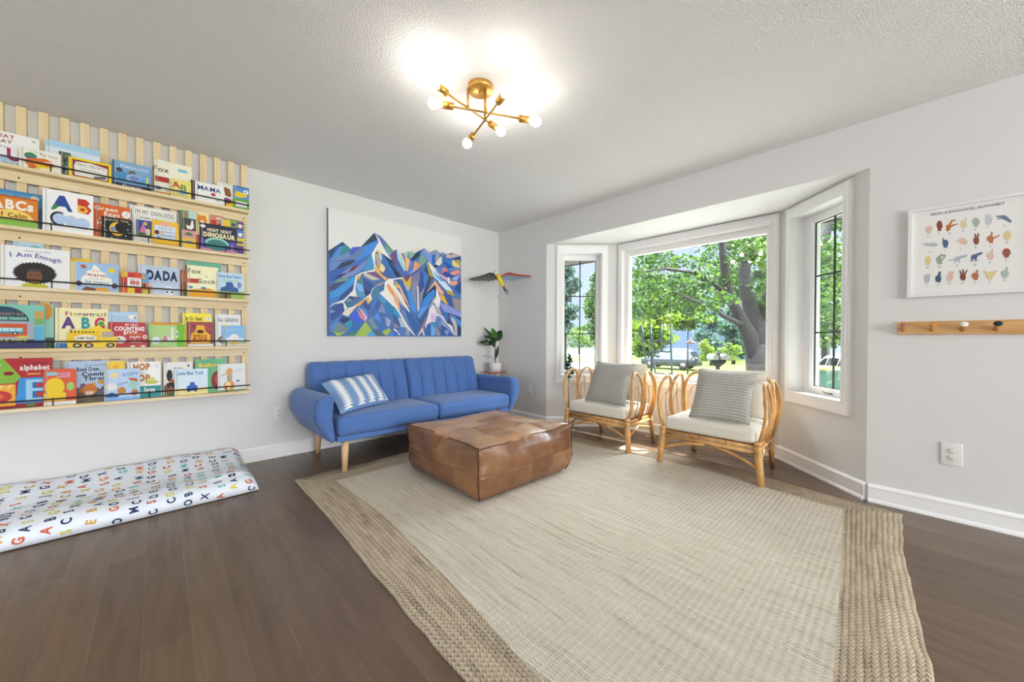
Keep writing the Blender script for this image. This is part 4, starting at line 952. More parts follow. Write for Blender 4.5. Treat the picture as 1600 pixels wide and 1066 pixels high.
# outlets
def outlet(center, X, w_, h_, label):
    """X maps (across, up, out)"""
    o = empty('wall_outlet', center, label, 'outlet'); 
    P = mat('outlet_plate', '#e4e2de', .35); mb = MB(); mb.rbox((w_/2, h_/2, .0035), .003, P, 2, (0, 0, .0035)); mb.build('cover_plate', o).matrix_local = X
    mb = MB(); S = flat('#55524e')
    for s in (-1, 1):
        cy = s*.0195; mb.lathe([(.0165, .006), (.0165, .0085), (.0155, .0092)], P, (0, cy, 0), 20, Matrix.Diagonal((1, .82, 1, 1)))
        ring = [(.0172*math.cos(t), cy+.0142*math.sin(t), .0071) for t in [2*math.pi*i/20 for i in range(20)]]; mb.tube(ring, .0006, S, 4, closed=True)
        for dx in (-.006, .006): mb.box((dx-.0011, cy-.001, .0085), (dx+.0011, cy+.007, .0095), S)
        mb.lathe([(.0022, .0085), (.0022, .0096)], S, (0, cy-.007, 0), 8)
    mb.build('receptacles', o).matrix_local = X
    return o
XB = Matrix(((0, 0, -1, 0), (-1, 0, 0, 0), (0, 1, 0, 0), (0, 0, 0, 1))); XA = Matrix(((1, 0, 0, 0), (0, 0, -1, 0), (0, 1, 0, 0), (0, 0, 0, 1)))
outlet((0, -3.937, .378), XB, .081, .127, 'white double outlet with a large plate low on the wall below the peg rail')
outlet((-2.545, 0, .378), XA, .075, .122, 'white double outlet on the wall left of the blue sofa')
outlet((0, -.572, .405), XB, .075, .116, 'white double outlet in the corner between the sofa and the bay windows')

# ============================================================ CEILING LIGHT
BR = mat('brushed_brass', '#c99a4a', .35, .85); BR2 = mat('brass_canopy', '#d0a254', .4, .75)
lt = empty('ceiling_light', (-2.0, -2.107, H), 'brass semi-flush ceiling light with three crossed rods and six globe bulbs', 'ceiling light')
mb = MB(); mb.lathe([(.068, 2.412), (.0715, 2.416), (.0715, 2.4395)], BR2, (-1.999, -2.107, 0), 40)
for a in (30, 150, 270): mb.ball((-1.999+.04*math.cos(R(a)), -2.107+.04*math.sin(R(a)), 2.411), .004, BR)
mb.lathe([(.009, 2.4), (.009, 2.412)], BR, (-1.999, -2.107, 0), 12)
put(mb.build('canopy'), lt)
BULB = mat('glowing_bulb', '#fff6e6', .3, emit=('#fff8f0', 34))
SOCK = mat('bulb_neck', '#f2efe8', .4, emit=('#fff1da', .6))
rods = [((-2.248, -2.02, 2.28), (-1.731, -2.282, 2.28), (-1.99, -2.137)), ((-2.32, -2.115, 2.31), (-1.773, -2.027, 2.31), (-2.06, -2.08)), ((-2.065, -2.40, 2.25), (-1.907, -1.861, 2.25), (-1.985, -2.13))]
for a, b, st in rods:
    a = Vector(a); b = Vector(b); d = (b-a).normalized()
    # bulbs sit at the ends a and b
    mb = MB(); mb.tube([a+d*.07, b-d*.07], .0052, BR, 10); r_ = put(mb.build('rod'), lt)
    t = (Vector((*st, a.z))-a).dot(d); m_ = a+d*t
    mb = MB(); mb.tube([(m_.x, m_.y, a.z), (m_.x, m_.y, 2.415)], .0062, BR, 10); mb.lathe([(.009, a.z-.006), (.009, a.z+.012)], BR, (m_.x, m_.y, 0), 12); put(mb.build('stem'), lt)
    for e, s in ((a, 1), (b, -1)):
        q = (d*s).to_track_quat('Z', 'Y').to_matrix().to_4x4()
        mb = MB(); mb.lathe([(.0185, .048), (.0185, .104), (.0165, .106), (.006, .107)], BR, e, 20, q); so = put(mb.build('socket'), lt)
        mb = MB(); mb.lathe([(.0, -.029), (.012, -.0265), (.022, -.018), (.0275, -.004), (.0285, .004), (.026, .016), (.019, .03), (.0145, .038)], BULB, e, 20, q, cap=False)
        bo = put(mb.build('bulb'), so)
        mb = MB(); mb.lathe([(.0145, .038), (.0145, .05)], SOCK, e, 20, q); put(mb.build('bulb_neck'), so)
for e in [r[i] for r in rods for i in (0, 1)]:
    pass

# ============================================================ HANGING PARROT
def wingpts(c, dx, sgn, flip=1):
    top = [(0, .02), (.05, .055), (.11, .068), (.17, .052), (.24, .042), (.31, .038), (.365, .03)]
    bot = [(.34, .014), (.355, .01), (.30, .004), (.315, -.004), (.25, -.006), (.26, -.018), (.20, -.014), (.205, -.036), (.165, -.016), (.165, -.046), (.13, -.02), (.125, -.05), (.09, -.022), (.08, -.046), (.05, -.02), (.02, -.03), (0, -.02)]
    return top, bot
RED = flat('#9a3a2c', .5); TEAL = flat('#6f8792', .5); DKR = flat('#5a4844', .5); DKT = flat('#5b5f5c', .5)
pc = Vector(at(781, 434, 4.42)); rt3 = Vector(RT)
bird = empty('hanging_parrot', pc, 'carved parrot with red and grey-blue spread wings hanging in the room corner', 'parrot ornament')
sc_ = .98
def W3(a, b, back=0): return rt3*(a*sc_)+Vector((0, 0, b*sc_))+Vector(FW)*(-back)
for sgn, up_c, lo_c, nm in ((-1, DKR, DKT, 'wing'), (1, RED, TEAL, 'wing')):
    top, bot = wingpts(0, 0, sgn); mb = MB()
    top = [(x, y-(0.12 if sgn < 0 else 0)*x*(x/.36)**1+0) for x, y in top]; bot = [(x, y-(0.12 if sgn < 0 else 0)*x*(x/.36)) for x, y in bot]
    mid = [(x, (y*.45)) for x, y in top]
    up = top+mid[::-1]; lo = mid+bot
    sw = lambda x: -.10*x
    mb.extr([W3(sgn*(x+.012), y, sw(x)) for x, y in lo], Vector(FW)*.006, lo_c); mb.extr([W3(sgn*(x+.012), y, sw(x)+.003) for x, y in up], Vector(FW)*.009, up_c)
    mb.build(nm, bird)
mb = MB(); mb.tube([W3(-.045, .03, .03), W3(-.02, .015, .035), W3(.0, -.03, .04), W3(.03, -.085, .035), W3(.045, -.11, .02)], [.012, .024, .03, .02, .008], flat('#e8cf2e', .5), 12)
mb.build('body', bird)
mb = MB(); mb.ball(W3(-.06, .045, .03), .021, flat('#e9e6da', .5)); h_ = mb.build('head', bird)
mb = MB(); mb.tube([W3(-.068, .04, .05), W3(-.075, .025, .056), W3(-.07, .01, .05)], [.011, .008, .002], flat('#2c3038', .4), 8); mb.ball(W3(-.058, .066, .022), (.012, .012, .008), RED, 8, 6); mb.build('beak', bird)
mb = MB(); mb.tube([W3(.045, -.1, .02), W3(.055, -.14, .01), W3(.07, -.175, 0)], [.012, .012, .006], flat('#7a3a34', .5), 6); mb.tube([W3(.05, -.12, .01), W3(.075, -.18, 0), W3(.085, -.22, 0)], [.007, .009, .002], TEAL, 6); mb.tube([W3(.06, -.13, .0), W3(.09, -.16, 0), W3(.105, -.205, 0)], [.006, .008, .002], flat('#4a5a70', .5), 6); mb.build('tail', bird)
mb = MB(); mb.tube([W3(0, -.0, .02), Vector((0, 0, H-pc.z-.001))], .0007, flat('#d8d8d8'), 4); mb.build('hanging_thread', bird)
h = hit(778.4, 463.3, 0, -.02)
mb = MB(); mb.tube([(-.012, -.012, h[2]), (-.03, -.03, h[2])], .006, flat('#222222'), 8); tag(mb.build('wall_hook'), 'tiny black hook in the room corner below the parrot', 'hook')

# ============================================================ PLANT ON SIDE TABLE
PX, PYy = -.215, -.185; TZ = .612
tb = empty('side_table', (PX, PYy, 0), 'small round side table with a red-edged top behind the sofa arm', 'side table')
mb = MB(); mb.lathe([(.14, TZ-.016), (.145, TZ-.012), (.145, TZ-.004), (.14, TZ-.002)], mat('red_table_top', '#a8665a', .5), (0, 0, 0), 32); mb.build('tabletop', tb)
for a in (45, 135, 225, 315):
    mb = MB(); c_, s_ = math.cos(R(a)), math.sin(R(a)); mb.tube([(.08*c_, .08*s_, TZ-.016), (.115*c_, .115*s_, 0)], [.012, .008], OAK, 10); mb.build('leg', tb)
po = empty('potted_rubber_plant', (PX-.0, PYy, TZ-.002), 'small rubber plant in a white pot and saucer on the corner table', 'plant')
POT = mat('white_glazed_pot', '#e9e8e4', .4, bump=(60, .3, .004))
mb = MB(); mb.lathe([(.065, .018), (.07, .03), (.079, .108), (.079, .112), (.072, .112), (.068, .095), (0.0, .094)], POT, (0, 0, 0), 28, cap=False); mb.lathe([(.065, .018), (.001, .018)], POT, (0, 0, 0), 28, cap=False); pot = mb.build('pot', po)
mb = MB(); mb.lathe([(.0, .0), (.07, .0), (.082, .012), (.08, .014), (.066, .006), (.0, .006)], POT, (0, 0, 0), 28, cap=False); mb.build('saucer', po)
mb = MB(); mb.lathe([(.069, .09), (.0, .097)], flat('#3a2a20', .9), (0, 0, 0), 20, cap=False); mb.build('soil', po)
mb = MB(); BRK = flat('#4a4a2e', .6); mb.tube([(0, 0, .09), (.004, 0, .2), (-.004, .004, .3), (.0, 0, .36), (-.01, 0, .43)], [.006, .0055, .005, .004, .003], BRK, 8); mb.build('stem', po)
LEAF = mat('dark_green_leaf', '#22381f', .3, noise=(9, .35)); LEAFL = mat('bright_green_leaf', '#4a7a2c', .35, noise=(9, .3))
def leaf(base, tip, wd, m, bend=.02, nrm=None, parent=po):
    b = Vector(base); t = Vector(tip); d = t-b; s = d.cross(Vector(nrm) if nrm else Vector((0, 0, 1))).normalized(); n = s.cross(d).normalized(); mb = MB()
    def fn(u, v):
        wv = wd*math.sin(math.pi*min(1, v*.97+.02))**.75*(1-.25*v); x = (u-.5)*2
        return b+d*v+s*(x*wv)+n*(bend*math.sin(math.pi*v)+.18*wd*abs(x))
    mb.grid(fn, 6, 10, m); mb.tube([b+d*v+n*(bend*math.sin(math.pi*v)+.0015) for v in (0, .25, .5, .75, 1)], .0016, LEAFL, 4)
    o_ = mb.build('leaf', parent, clean=False); sm = o_.modifiers.new('t', 'SOLIDIFY'); sm.thickness = .0012; return o_
rv = Vector((RT[0], RT[1], 0)).normalized(); fv = Vector((-FW[0], -FW[1], 0)).normalized()
def Lp(a, b, z): v = rv*a+fv*b; return (v.x, v.y, z)
leaf(Lp(0, 0, .14), Lp(-.16, .03, .20), .03, LEAF, .02, (0, 0, 1)); leaf(Lp(0, 0, .16), Lp(.04, .02, .33), .026, LEAF, .01, fv); leaf(Lp(-.01, 0, .36), Lp(-.20, .05, .37), .04, LEAF, .02, fv)
leaf(Lp(0, 0, .38), Lp(-.14, .06, .45), .05, LEAF, .02, fv); leaf(Lp(0, 0, .39), Lp(.08, .04, .52), .06, LEAF, .0, fv); leaf(Lp(0, 0, .40), Lp(-.04, .05, .55), .052, LEAFL, .01, fv); leaf(Lp(0, 0, .4), Lp(-.15, -.02, .56), .018, LEAF, .01, fv); leaf(Lp(0, 0, .35), Lp(-.05, .09, .36), .05, LEAF, .01, fv)

# ============================================================ RUG
def braid(name, light, dark, mid, rowsock, pitch, q, use_uv, width=1.0, amt=.5, chv=.3, alo=2.2):
    m = mat(name, light, .95, spec=.1); b = m.node_tree.nodes['Principled BSDF']
    t = N(m, 'ShaderNodeTexCoord'); sep = N(m, 'ShaderNodeSeparateXYZ')
    def mth(op, a, b_=None, c_=None):
        n = N(m, 'ShaderNodeMath', operation=op)
        for i, x in enumerate((a, b_, c_)):
            if x is None: continue
            if isinstance(x, (int, float)): n.inputs[i].default_value = x
            else: L(m, x, n.inputs[i])
        return n.outputs[0]
    wob = N(m, 'ShaderNodeTexNoise', Scale=1.6, Detail=2.0); L(m, t.outputs['Object'], wob.inputs['Vector'])
    if use_uv:
        L(m, t.outputs['UV'], sep.inputs[0]); across = mth('MULTIPLY', sep.outputs['Y'], width); along = sep.outputs['X']
    else:
        L(m, t.outputs['Object'], sep.inputs[0]); across = mth('ADD', sep.outputs['X'], mth('MULTIPLY', wob.outputs['Fac'], .12)); along = sep.outputs['Y']
    row = mth('FRACT', mth('DIVIDE', across, pitch)); rid = mth('FLOOR', mth('DIVIDE', across, pitch))
    cen = mth('ABSOLUTE', mth('SUBTRACT', row, .5))
    hill = mth('SINE', mth('MULTIPLY', row, math.pi))
    chev = mth('SINE', mth('MULTIPLY', mth('ADD', mth('DIVIDE', along, q), mth('MULTIPLY', cen, 1.5)), 2*math.pi))
    hgt = mth('ADD', mth('MULTIPLY', hill, 1-chv), mth('MULTIPLY', chev, chv))
    # streaks along the rows
    cmb = N(m, 'ShaderNodeCombineXYZ'); L(m, mth('MULTIPLY', rid, .73), cmb.inputs[0]); L(m, mth('MULTIPLY', along, alo), cmb.inputs[1])
    ns = N(m, 'ShaderNodeTexNoise', Scale=1.6, Detail=5.0, Roughness=.7); L(m, cmb.outputs[0], ns.inputs['Vector'])
    fib = N(m, 'ShaderNodeTexNoise', Scale=170.0, Detail=2.0); L(m, t.outputs['Object'], fib.inputs['Vector'])
    v = mth('ADD', mth('MULTIPLY', ns.outputs['Fac'], 1.0), mth('ADD', mth('MULTIPLY', hgt, amt*.32), mth('MULTIPLY', fib.outputs['Fac'], .35)))
    r = N(m, 'ShaderNodeValToRGB'); r.color_ramp.elements[0].position = .50; r.color_ramp.elements[0].color = lin(dark); r.color_ramp.elements[1].position = .95; r.color_ramp.elements[1].color = lin(light)
    e = r.color_ramp.elements.new(.66); e.color = lin(mid)
    L(m, v, r.inputs[0]); L(m, r.outputs[0], b.inputs['Base Color'])
    bp = N(m, 'ShaderNodeBump', Strength=.8, Distance=.006); L(m, hgt, bp.inputs['Height']); L(m, bp.outputs[0], b.inputs['Normal'])
    return m
RF = braid('jute_field', '#dbd2c2', '#9e917c', '#cbc1ae', None, .0125, .026, False, 1, .5, .2, 1.1)
RB = braid('jute_border', '#c4b49b', '#5f5245', '#a2927c', None, .0195, .024, True, 1.0, .8, .3, 1.6)
def interp(keys, n):
    ks = [k[0] for k in keys]; out = []
    for i in range(n+1):
        t = ks[0]+(ks[-1]-ks[0])*i/n; out.append((t, float(np.interp(t, ks, [k[1] for k in keys]))))
    return out
NS = 40
oL = [(x, y) for y, x in [(y, x) for y, x in interp([(-3.85, -2.65), (-2.86, -2.638), (-2.0, -2.618), (-1.44, -2.598), (-.72, -2.592)], NS)]]
iL = [(x, y) for y, x in interp([(-3.63, -2.50), (-3.0, -2.478), (-2.41, -2.415), (-1.69, -2.365), (-.945, -2.385)], NS)]
oT = interp([(-2.592, -.72), (-2.3, -.712), (-2.13, -.722), (-1.9, -.694), (-1.2, -.68), (-.1, -.69)], NS); iT = interp([(-2.385, -.945), (-1.2, -.935), (-.33, -.93)], NS)
oF = [(x, y) for y, x in interp([(-3.742, -.145), (-3.44, -.125), (-3.22, -.078), (-2.89, -.004), (-2.665, .04), (-2.51, 0), (-2.32, -.028), (-1.64, -.097), (-1.36, -.078), (-.69, -.1)], NS)][::-1]
iF = [(x, y) for y, x in interp([(-3.502, -.32), (-3.1, -.27), (-2.7, -.19), (-2.3, -.24), (-1.5, -.33), (-.93, -.33)], NS)][::-1]
oR = interp([(-2.65, -3.85), (-1.61, -3.813), (-1.0, -3.768), (-.7, -3.748), (-.145, -3.742)], NS)[::-1]; iR = interp([(-2.5, -3.63), (-1.84, -3.607), (-1.33, -3.575), (-.9, -3.546), (-.32, -3.502)], NS)[::-1]
rug = empty('jute_rug', (-1.37, -2.27, 0), 'large rectangular braided jute rug with a darker border, under the leather pouf', 'rug')
ZT = .012
mbF = MB()
xs = [ (l, r_) for l, r_ in zip(iL, iF[::-1]) ]
def fieldpt(u, v):
    j = v*NS; j0 = min(NS-1, int(j)); f = j-j0
    l = Vector(iL[j0]).lerp(Vector(iL[j0+1]), f); r_ = Vector(iF[::-1][j0]).lerp(Vector(iF[::-1][j0+1]), f); p = l.lerp(r_, u)
    bt = Vector(iR[::-1][0]).lerp(Vector(iR[::-1][-1]), u); k = u*NS; k0 = min(NS-1, int(k)); pb = Vector(iR[::-1][k0]).lerp(Vector(iR[::-1][k0+1]), k-k0)
    p = p+(pb-bt)*(1-v)
    return (p.x, p.y, ZT)
mbF.grid(fieldpt, 40, 40, RF, uv=False)
put(mbF.build('field', clean=False), rug)
mbB = MB()
random.seed(1)
along0 = 0
for o_, i_ in ((oL, iL), (oT, iT), (oF, iF), (oR, iR)):
    vs = []; uv = []; s_ = along0
    jit = [random.uniform(-.004, .004) for _ in o_]
    for k in range(NS+1):
        a = Vector(o_[k]); b_ = Vector(i_[k]); d = (a-b_).normalized()
        if k: s_ += (Vector(o_[k])-Vector(o_[k-1])).length
        a = a+d*jit[k]*(0 < k < NS); wd = .225
        rows = [(a+d*.004, 0, 0), (a+d*.006, .006, .002), (a, ZT+.001, .01), (a.lerp(b_, .5), ZT+.001, wd/2), (b_, ZT+.0005, wd)]
        for p, z, v in rows: vs.append((p.x, p.y, z)); uv.append((s_, v))
    fs = [(k*5+j, k*5+j+1, (k+1)*5+j+1, (k+1)*5+j) for k in range(NS) for j in range(4)]
    mbB.add(vs, fs, RB, True, uv); along0 += 5
put(mbB.build('border', clean=True), rug)

# ============================================================ SOFA
BLUE = mat('blue_sofa_fabric', '#5376b2', .85, noise=(420, .13), bump=(700, .25, .001), sheen=.25, spec=.2)
LEGW = wood('pale_beech', '#cfa877', '#e0c194', (10, 10, 1.2), .45, 3)
SX0, SX1, SXM = -2.335, -.573, -1.450
sofa = empty('blue_sofa', (-1.45, -.45, 0), 'long blue channel-tufted sofa with curved arms and round pale wooden legs', 'sofa')
for a, b in ((SX0, SXM-.002), (SXM+.002, SX1)):
    cx = (a+b)/2; hw = (b-a)/2
    def fs_(p, hw=hw):
        t = (1-(p.x/hw)**4)*(1-(p.y/.28)**4) if abs(p.y) < .28 else 0
        z = p.z+(.012*max(0, t) if p.z > 0 else 0)+.01*(1 if p.z > 0 else 0)*(-p.y/.28)*.3
        return (p.x, p.y, z)
    mb = MB(); mb.rbox((hw, .275, .072), .042, BLUE, 14, (cx, -.570, .361), fs_); put(mb.build('seat_cushion'), sofa)
mb = MB(); mb.rbox(((SX1-SX0)/2, .35, .021), .008, BLUE, 4, ((SX0+SX1)/2, -.475, .268)); put(mb.build('seat_base'), sofa)
mb = MB(); mb.box((SX0+.06, -.74, .225), (SX1-.06, -.16, .248), flat('#1c1c20')); put(mb.build('under_frame'), sofa)
for a, b in ((-2.352, SXM-.002), (SXM+.002, -.552)):
    def bk(u, v, a=a, b=b):
        # v wraps: front bottom -> top -> back
        x = a+(b-a)*u; ch = abs(math.sin(math.pi*u*6)); puff = .046*ch**.38
        edge = min(u, 1-u)*(b-a); rnd = max(0, 1-edge/.035); drop = .035*(1-math.sqrt(max(0, 1-rnd*rnd)))
        if v < .5:
            t = v/.5; z = .36+(.775-drop-.36)*t; y = -.285+.105*t; n = puff*(.35+.65*math.sin(math.pi*min(1, t*1.02)))
            y -= n; y += drop*.9
        elif v < .75:
            t = (v-.5)/.25; an = math.pi*t; cy_ = -.125; z = .775-drop+(.038+puff*.15)*math.sin(an); y = cy_-(.055+puff*.4*(1-t)-drop*.4)*math.cos(an)
        else:
            t = (v-.75)/.25; z = .775-drop-(.775-.30)*t; y = -.07-.01*t
        return (x, y, z)
    mb = MB(); mb.grid(bk, 144, 40, BLUE, uv=False)
    n0 = len(mb.v)
    for u in (0, 1):
        ring = [bk(u, v/40) for v in range(41)]; mb.add(ring, [tuple(range(41))], BLUE)
    put(mb.build('backrest'), sofa)
for sg, x0 in ((-1, -2.345), (1, -.563)):
    def arm(p, sg=sg, x0=x0):
        z = p.z; t = (z+.185)/.37      # 0 bottom 1 top
        half = np.interp(t, [0, .15, .5, .8, 1], [.018, .035, .058, .062, .05])
        cen = np.interp(t, [0, .15, .5, .8, 1], [.012, .035, .078, .076, .05])
        x = x0+sg*cen+(p.x/.06)*half*1.0
        fr = (-p.y+.40)/.80            # 1 = front
        x += sg*.012*math.sin(math.pi*min(1, max(0, fr)))*(.5+.5*t)
        zz = .245+.37*t-.018*(1-fr)*t
        y = -.455+p.y
        y += (.03*(1-t)**2 if fr > .5 else 0)
        return (x, y, zz)
    mb = MB(); mb.rbox((.06, .40, .185), .045, BLUE, 14, (0, 0, 0), arm); ar = put(mb.build('armrest'), sofa)
    def seam(t):
        p = Vector((sg*.0601, -.355, -.185+.37*t)); q = Vector(arm(p)); return q+Vector((sg*.001, 0, 0))
    mb = MB(); mb.tube([seam(t/12) for t in range(1, 12)], .0016, flat('#2c4a8c', .8), 6); put(mb.build('seam', clean=False), ar)
for x, y, dx in ((-2.275, -.80, 1), (-.63, -.80, -1), (-2.27, -.12, 1), (-.63, -.12, -1)):
    mb = MB(); z0 = ZT+.001 if y < -.7 else 0.0
    mb.tube([(x, y, z0), (x+dx*.012, y+(.02 if y < -.5 else -.01), .25)], [.0185, .0285], LEGW, 20); put(mb.build('leg'), sofa)
mb = MB(); mb.tube([(-1.45, -.45, 0), (-1.45, -.45, .225)], .02, flat('#1c1c20')); put(mb.build('centre_support'), sofa)

def pillow_fn(c, T, pull=.06):
    BL, BR_, TR, TL = [Vector(p) for p in c]
    nrm = ((BR_-BL).cross(TL-BL)).normalized()
    def f(u, v, side=1, lift=0):
        a = 2*u-1; b = 2*v-1
        uu = .5+.5*a*(1-pull*(1-b*b)); vv = .5+.5*b*(1-pull*(1-a*a))
        p = (BL*(1-uu)+BR_*uu)*(1-vv)+(TL*(1-uu)+TR*uu)*vv
        t = T*max(0, (1-a**4)*(1-b**4))**.55
        return p+nrm*side*(t+lift)
    return f
def pillow(name, c, T, m, pull=.06, n=22, back=1.0, **k):
    f = pillow_fn(c, T, pull); mb = MB(); mb.grid(lambda u, v: f(u, v, 1), n, n, m); mb.grid(lambda u, v: f(u, v, -back), n, n, m)
    return mb, f
# lumbar pillow
PB = mat('pillow_blue_linen', '#7d9fc8', .85, noise=(300, .1), bump=(500, .25, .001), spec=.2); PW = mat('pillow_white_stitch', '#f0f1f0', .85, bump=(300, .3, .002), spec=.2)
mb, f = pillow('lumbar_pillow', [(-2.295, -.775, .450), (-1.775, -.50, .450), (-1.865, -.33, .70), (-2.36, -.50, .672)], .068, PB, .07)
for cu in (.13, .385, .60, .80, .975):
    nt_ = 14; w0 = .018; w1 = .082
    for k in range(nt_):
        v0 = .03+.94*k/nt_; v1 = v0+.94/nt_; vm = (v0+v1)/2
        for sgn in (-1, 1):
            a0 = min(.995, max(.005, cu+sgn*w0)); a1 = min(.998, max(.002, cu+sgn*w1))
            if abs(a1-cu) < .012: continue
            mb.add([f(cu, v0, 1, .0018), f(a0, v0, 1, .0018), f(a1, v0+.004, 1, .0018), f(a0, v1, 1, .0018), f(cu, v1, 1, .0018)], [(0, 1, 3, 4), (1, 2, 3)], PW)
tag(mb.build('lumbar_pillow', clean=False), 'blue lumbar pillow with white feather stripes at the left end of the sofa', 'pillow')

# ============================================================ LEATHER POUF
from mathutils import noise as mn
LEA = []
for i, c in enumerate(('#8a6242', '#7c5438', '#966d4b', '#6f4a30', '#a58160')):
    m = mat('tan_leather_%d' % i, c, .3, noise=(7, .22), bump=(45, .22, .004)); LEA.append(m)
LEAT = [mat('toplit_tan_leather_%d' % i, c, .33, noise=(7, .2), bump=(45, .22, .004)) for i, c in enumerate(('#b18a68', '#9d7552', '#aa805e', '#8f6748', '#bd9b78'))]  # lighter set for the top patches, window light put into the colour
SEAM = mat('dark_leather_seam', '#4a2c1c', .6)
px0, px1, py0, py1 = -1.905, -.985, -1.975, -1.10
hx, hy, hz = (px1-px0)/2, (py1-py0)/2, .178
pcx, pcy = (px0+px1)/2, (py0+py1)/2
def smooth_(a, b, t): t = min(1, max(0, (t-a)/(b-a))); return t*t*(3-2*t)
def pouf_def(p):
    x, y, z = p
    ax, ay, az = x/hx, y/hy, z/hz
    k = 1+.075*(1-az*az)*(1-.75*abs(ax*ay))
    if az < 0: k -= .075*abs(az)**3
    X_ = x*k; Y_ = y*k
    tp_ = smooth_(.35, 1, az); cor = abs(ax*ay)
    X_ -= math.copysign(.026*(1-ay*ay)*tp_*abs(ax)**3, x); Y_ -= math.copysign(.026*(1-ax*ax)*tp_*abs(ay)**3, y)
    if cor > .6: X_ += math.copysign(.016*tp_*((cor-.6)/.4)**2, x); Y_ += math.copysign(.016*tp_*((cor-.6)/.4)**2, y)
    Z_ = z+tp_*(.014*(1-ax*ax)*(1-ay*ay)-.008*math.sin(3*ax+1)*math.cos(2.3*ay)+.014*cor**4-.008*(1-cor)*max(abs(ax), abs(ay))**4+(.022 if ax > 0 and ay < 0 else 0)*cor**5)
    nv = mn.noise(Vector((x*5, y*5, z*9)))*.014+mn.noise(Vector((x*13, y*13, z*16)))*.006
    nv *= .25+.75*smooth_(-1, -.3, az)
    def near(t, n):     # patch seams
        q = (t+1)/2*n; d = abs(q-round(q)); return max(0, 1-d/.05)
    g = 0
    if az > .95: g = max(near(ax/.89, 4), near(ay/.89, 4))
    elif abs(ax) > .9: g = max(near(ay/.89, 4), near(az/.72, 2))
    elif abs(ay) > .9: g = max(near(ax/.89, 4), near(az/.72, 2))
    n_ = Vector((ax**9, ay**9, az**9));
    if n_.length > 0: n_.normalize()
    q = Vector((X_, Y_, Z_))+n_*(nv-.006*g)
    q.z = max(q.z, -hz)
    return q
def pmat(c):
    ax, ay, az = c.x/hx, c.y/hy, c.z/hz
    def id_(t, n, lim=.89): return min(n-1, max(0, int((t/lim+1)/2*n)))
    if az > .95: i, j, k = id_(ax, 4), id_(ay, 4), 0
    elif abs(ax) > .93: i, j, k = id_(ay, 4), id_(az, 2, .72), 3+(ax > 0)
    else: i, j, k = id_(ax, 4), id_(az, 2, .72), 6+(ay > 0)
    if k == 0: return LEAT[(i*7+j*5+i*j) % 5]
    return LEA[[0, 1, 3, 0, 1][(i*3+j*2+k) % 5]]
pouf = empty('leather_pouf', (pcx, pcy, ZT), 'square patchwork tan leather pouf on the rug in front of the sofa', 'pouf')
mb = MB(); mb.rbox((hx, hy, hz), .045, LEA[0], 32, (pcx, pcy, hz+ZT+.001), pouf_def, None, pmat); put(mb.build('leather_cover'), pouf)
def edge(a, b, n=40, r_=.0045):
    a = Vector(a); b = Vector(b); pts = []
    for i in range(n+1):
        p = a.lerp(b, i/n); q = pouf_def(Vector((p.x, p.y, p.z)))
        # sit on the rounded corner of the cover
        c_ = Vector((math.copysign(.0135, p.x) if abs(p.x) > hx*.96 else 0, math.copysign(.0135, p.y) if abs(p.y) > hy*.96 else 0, math.copysign(.0135, p.z) if abs(p.z) > hz*.96 else 0))
        j = Vector((mn.noise(Vector((i*.7, a.x*9, a.y*7))), mn.noise(Vector((i*.7, 5+a.y*9, 3))), mn.noise(Vector((i*.7, 9, a.z*30)))))*.004
        pts.append(q-c_*.74+j+Vector((pcx, pcy, hz+ZT)))
    return pts
mb = MB()
for z in (hz,):
    for a, b in (((-hx, -hy), (hx, -hy)), ((hx, -hy), (hx, hy)), ((hx, hy), (-hx, hy)), ((-hx, hy), (-hx, -hy))): mb.tube(edge((*a, z), (*b, z)), .0042, SEAM, 6)
for a in ((-hx, -hy), (hx, -hy), (hx, hy), (-hx, hy)): mb.tube(edge((*a, hz), (*a, -hz*.93)), .0048, SEAM, 6)
put(mb.build('edge_seams', clean=False), pouf)

# ============================================================ RATTAN CHAIRS
RAT = mat('honey_rattan', '#cf9d60', .38, noise=(14, .22), bump=(60, .15, .002)); NODE = mat('rattan_binding', '#9a6632', .5)
CREAM = mat('cream_cushion', '#e3ddcf', .9, bump=(500, .2, .001), sheen=.2, spec=.15)
def arcade(P0, P1, z0, hh, out, r, wid=1.12, lean=.05, n=20, base=.86):
    P0 = Vector(P0); P1 = Vector(P1); mid = (P0+P1)/2; hv = (P1-P0)/2; out = Vector(out); pts = []
    for i in range(n+1):
        s_ = math.pi*i/n; k = math.sin(s_)
        w_ = base+(wid-base)*min(1, k*1.25)
        z = z0+hh*(k**.62)
        zz = (z-z0)/hh
        pts.append(mid-hv*(math.cos(s_) if i not in (0, n) else math.copysign(1, math.cos(s_)))*w_+out*(lean*math.sin(math.pi*min(1, zz*.85)))+Vector((0, 0, z)))
    return pts
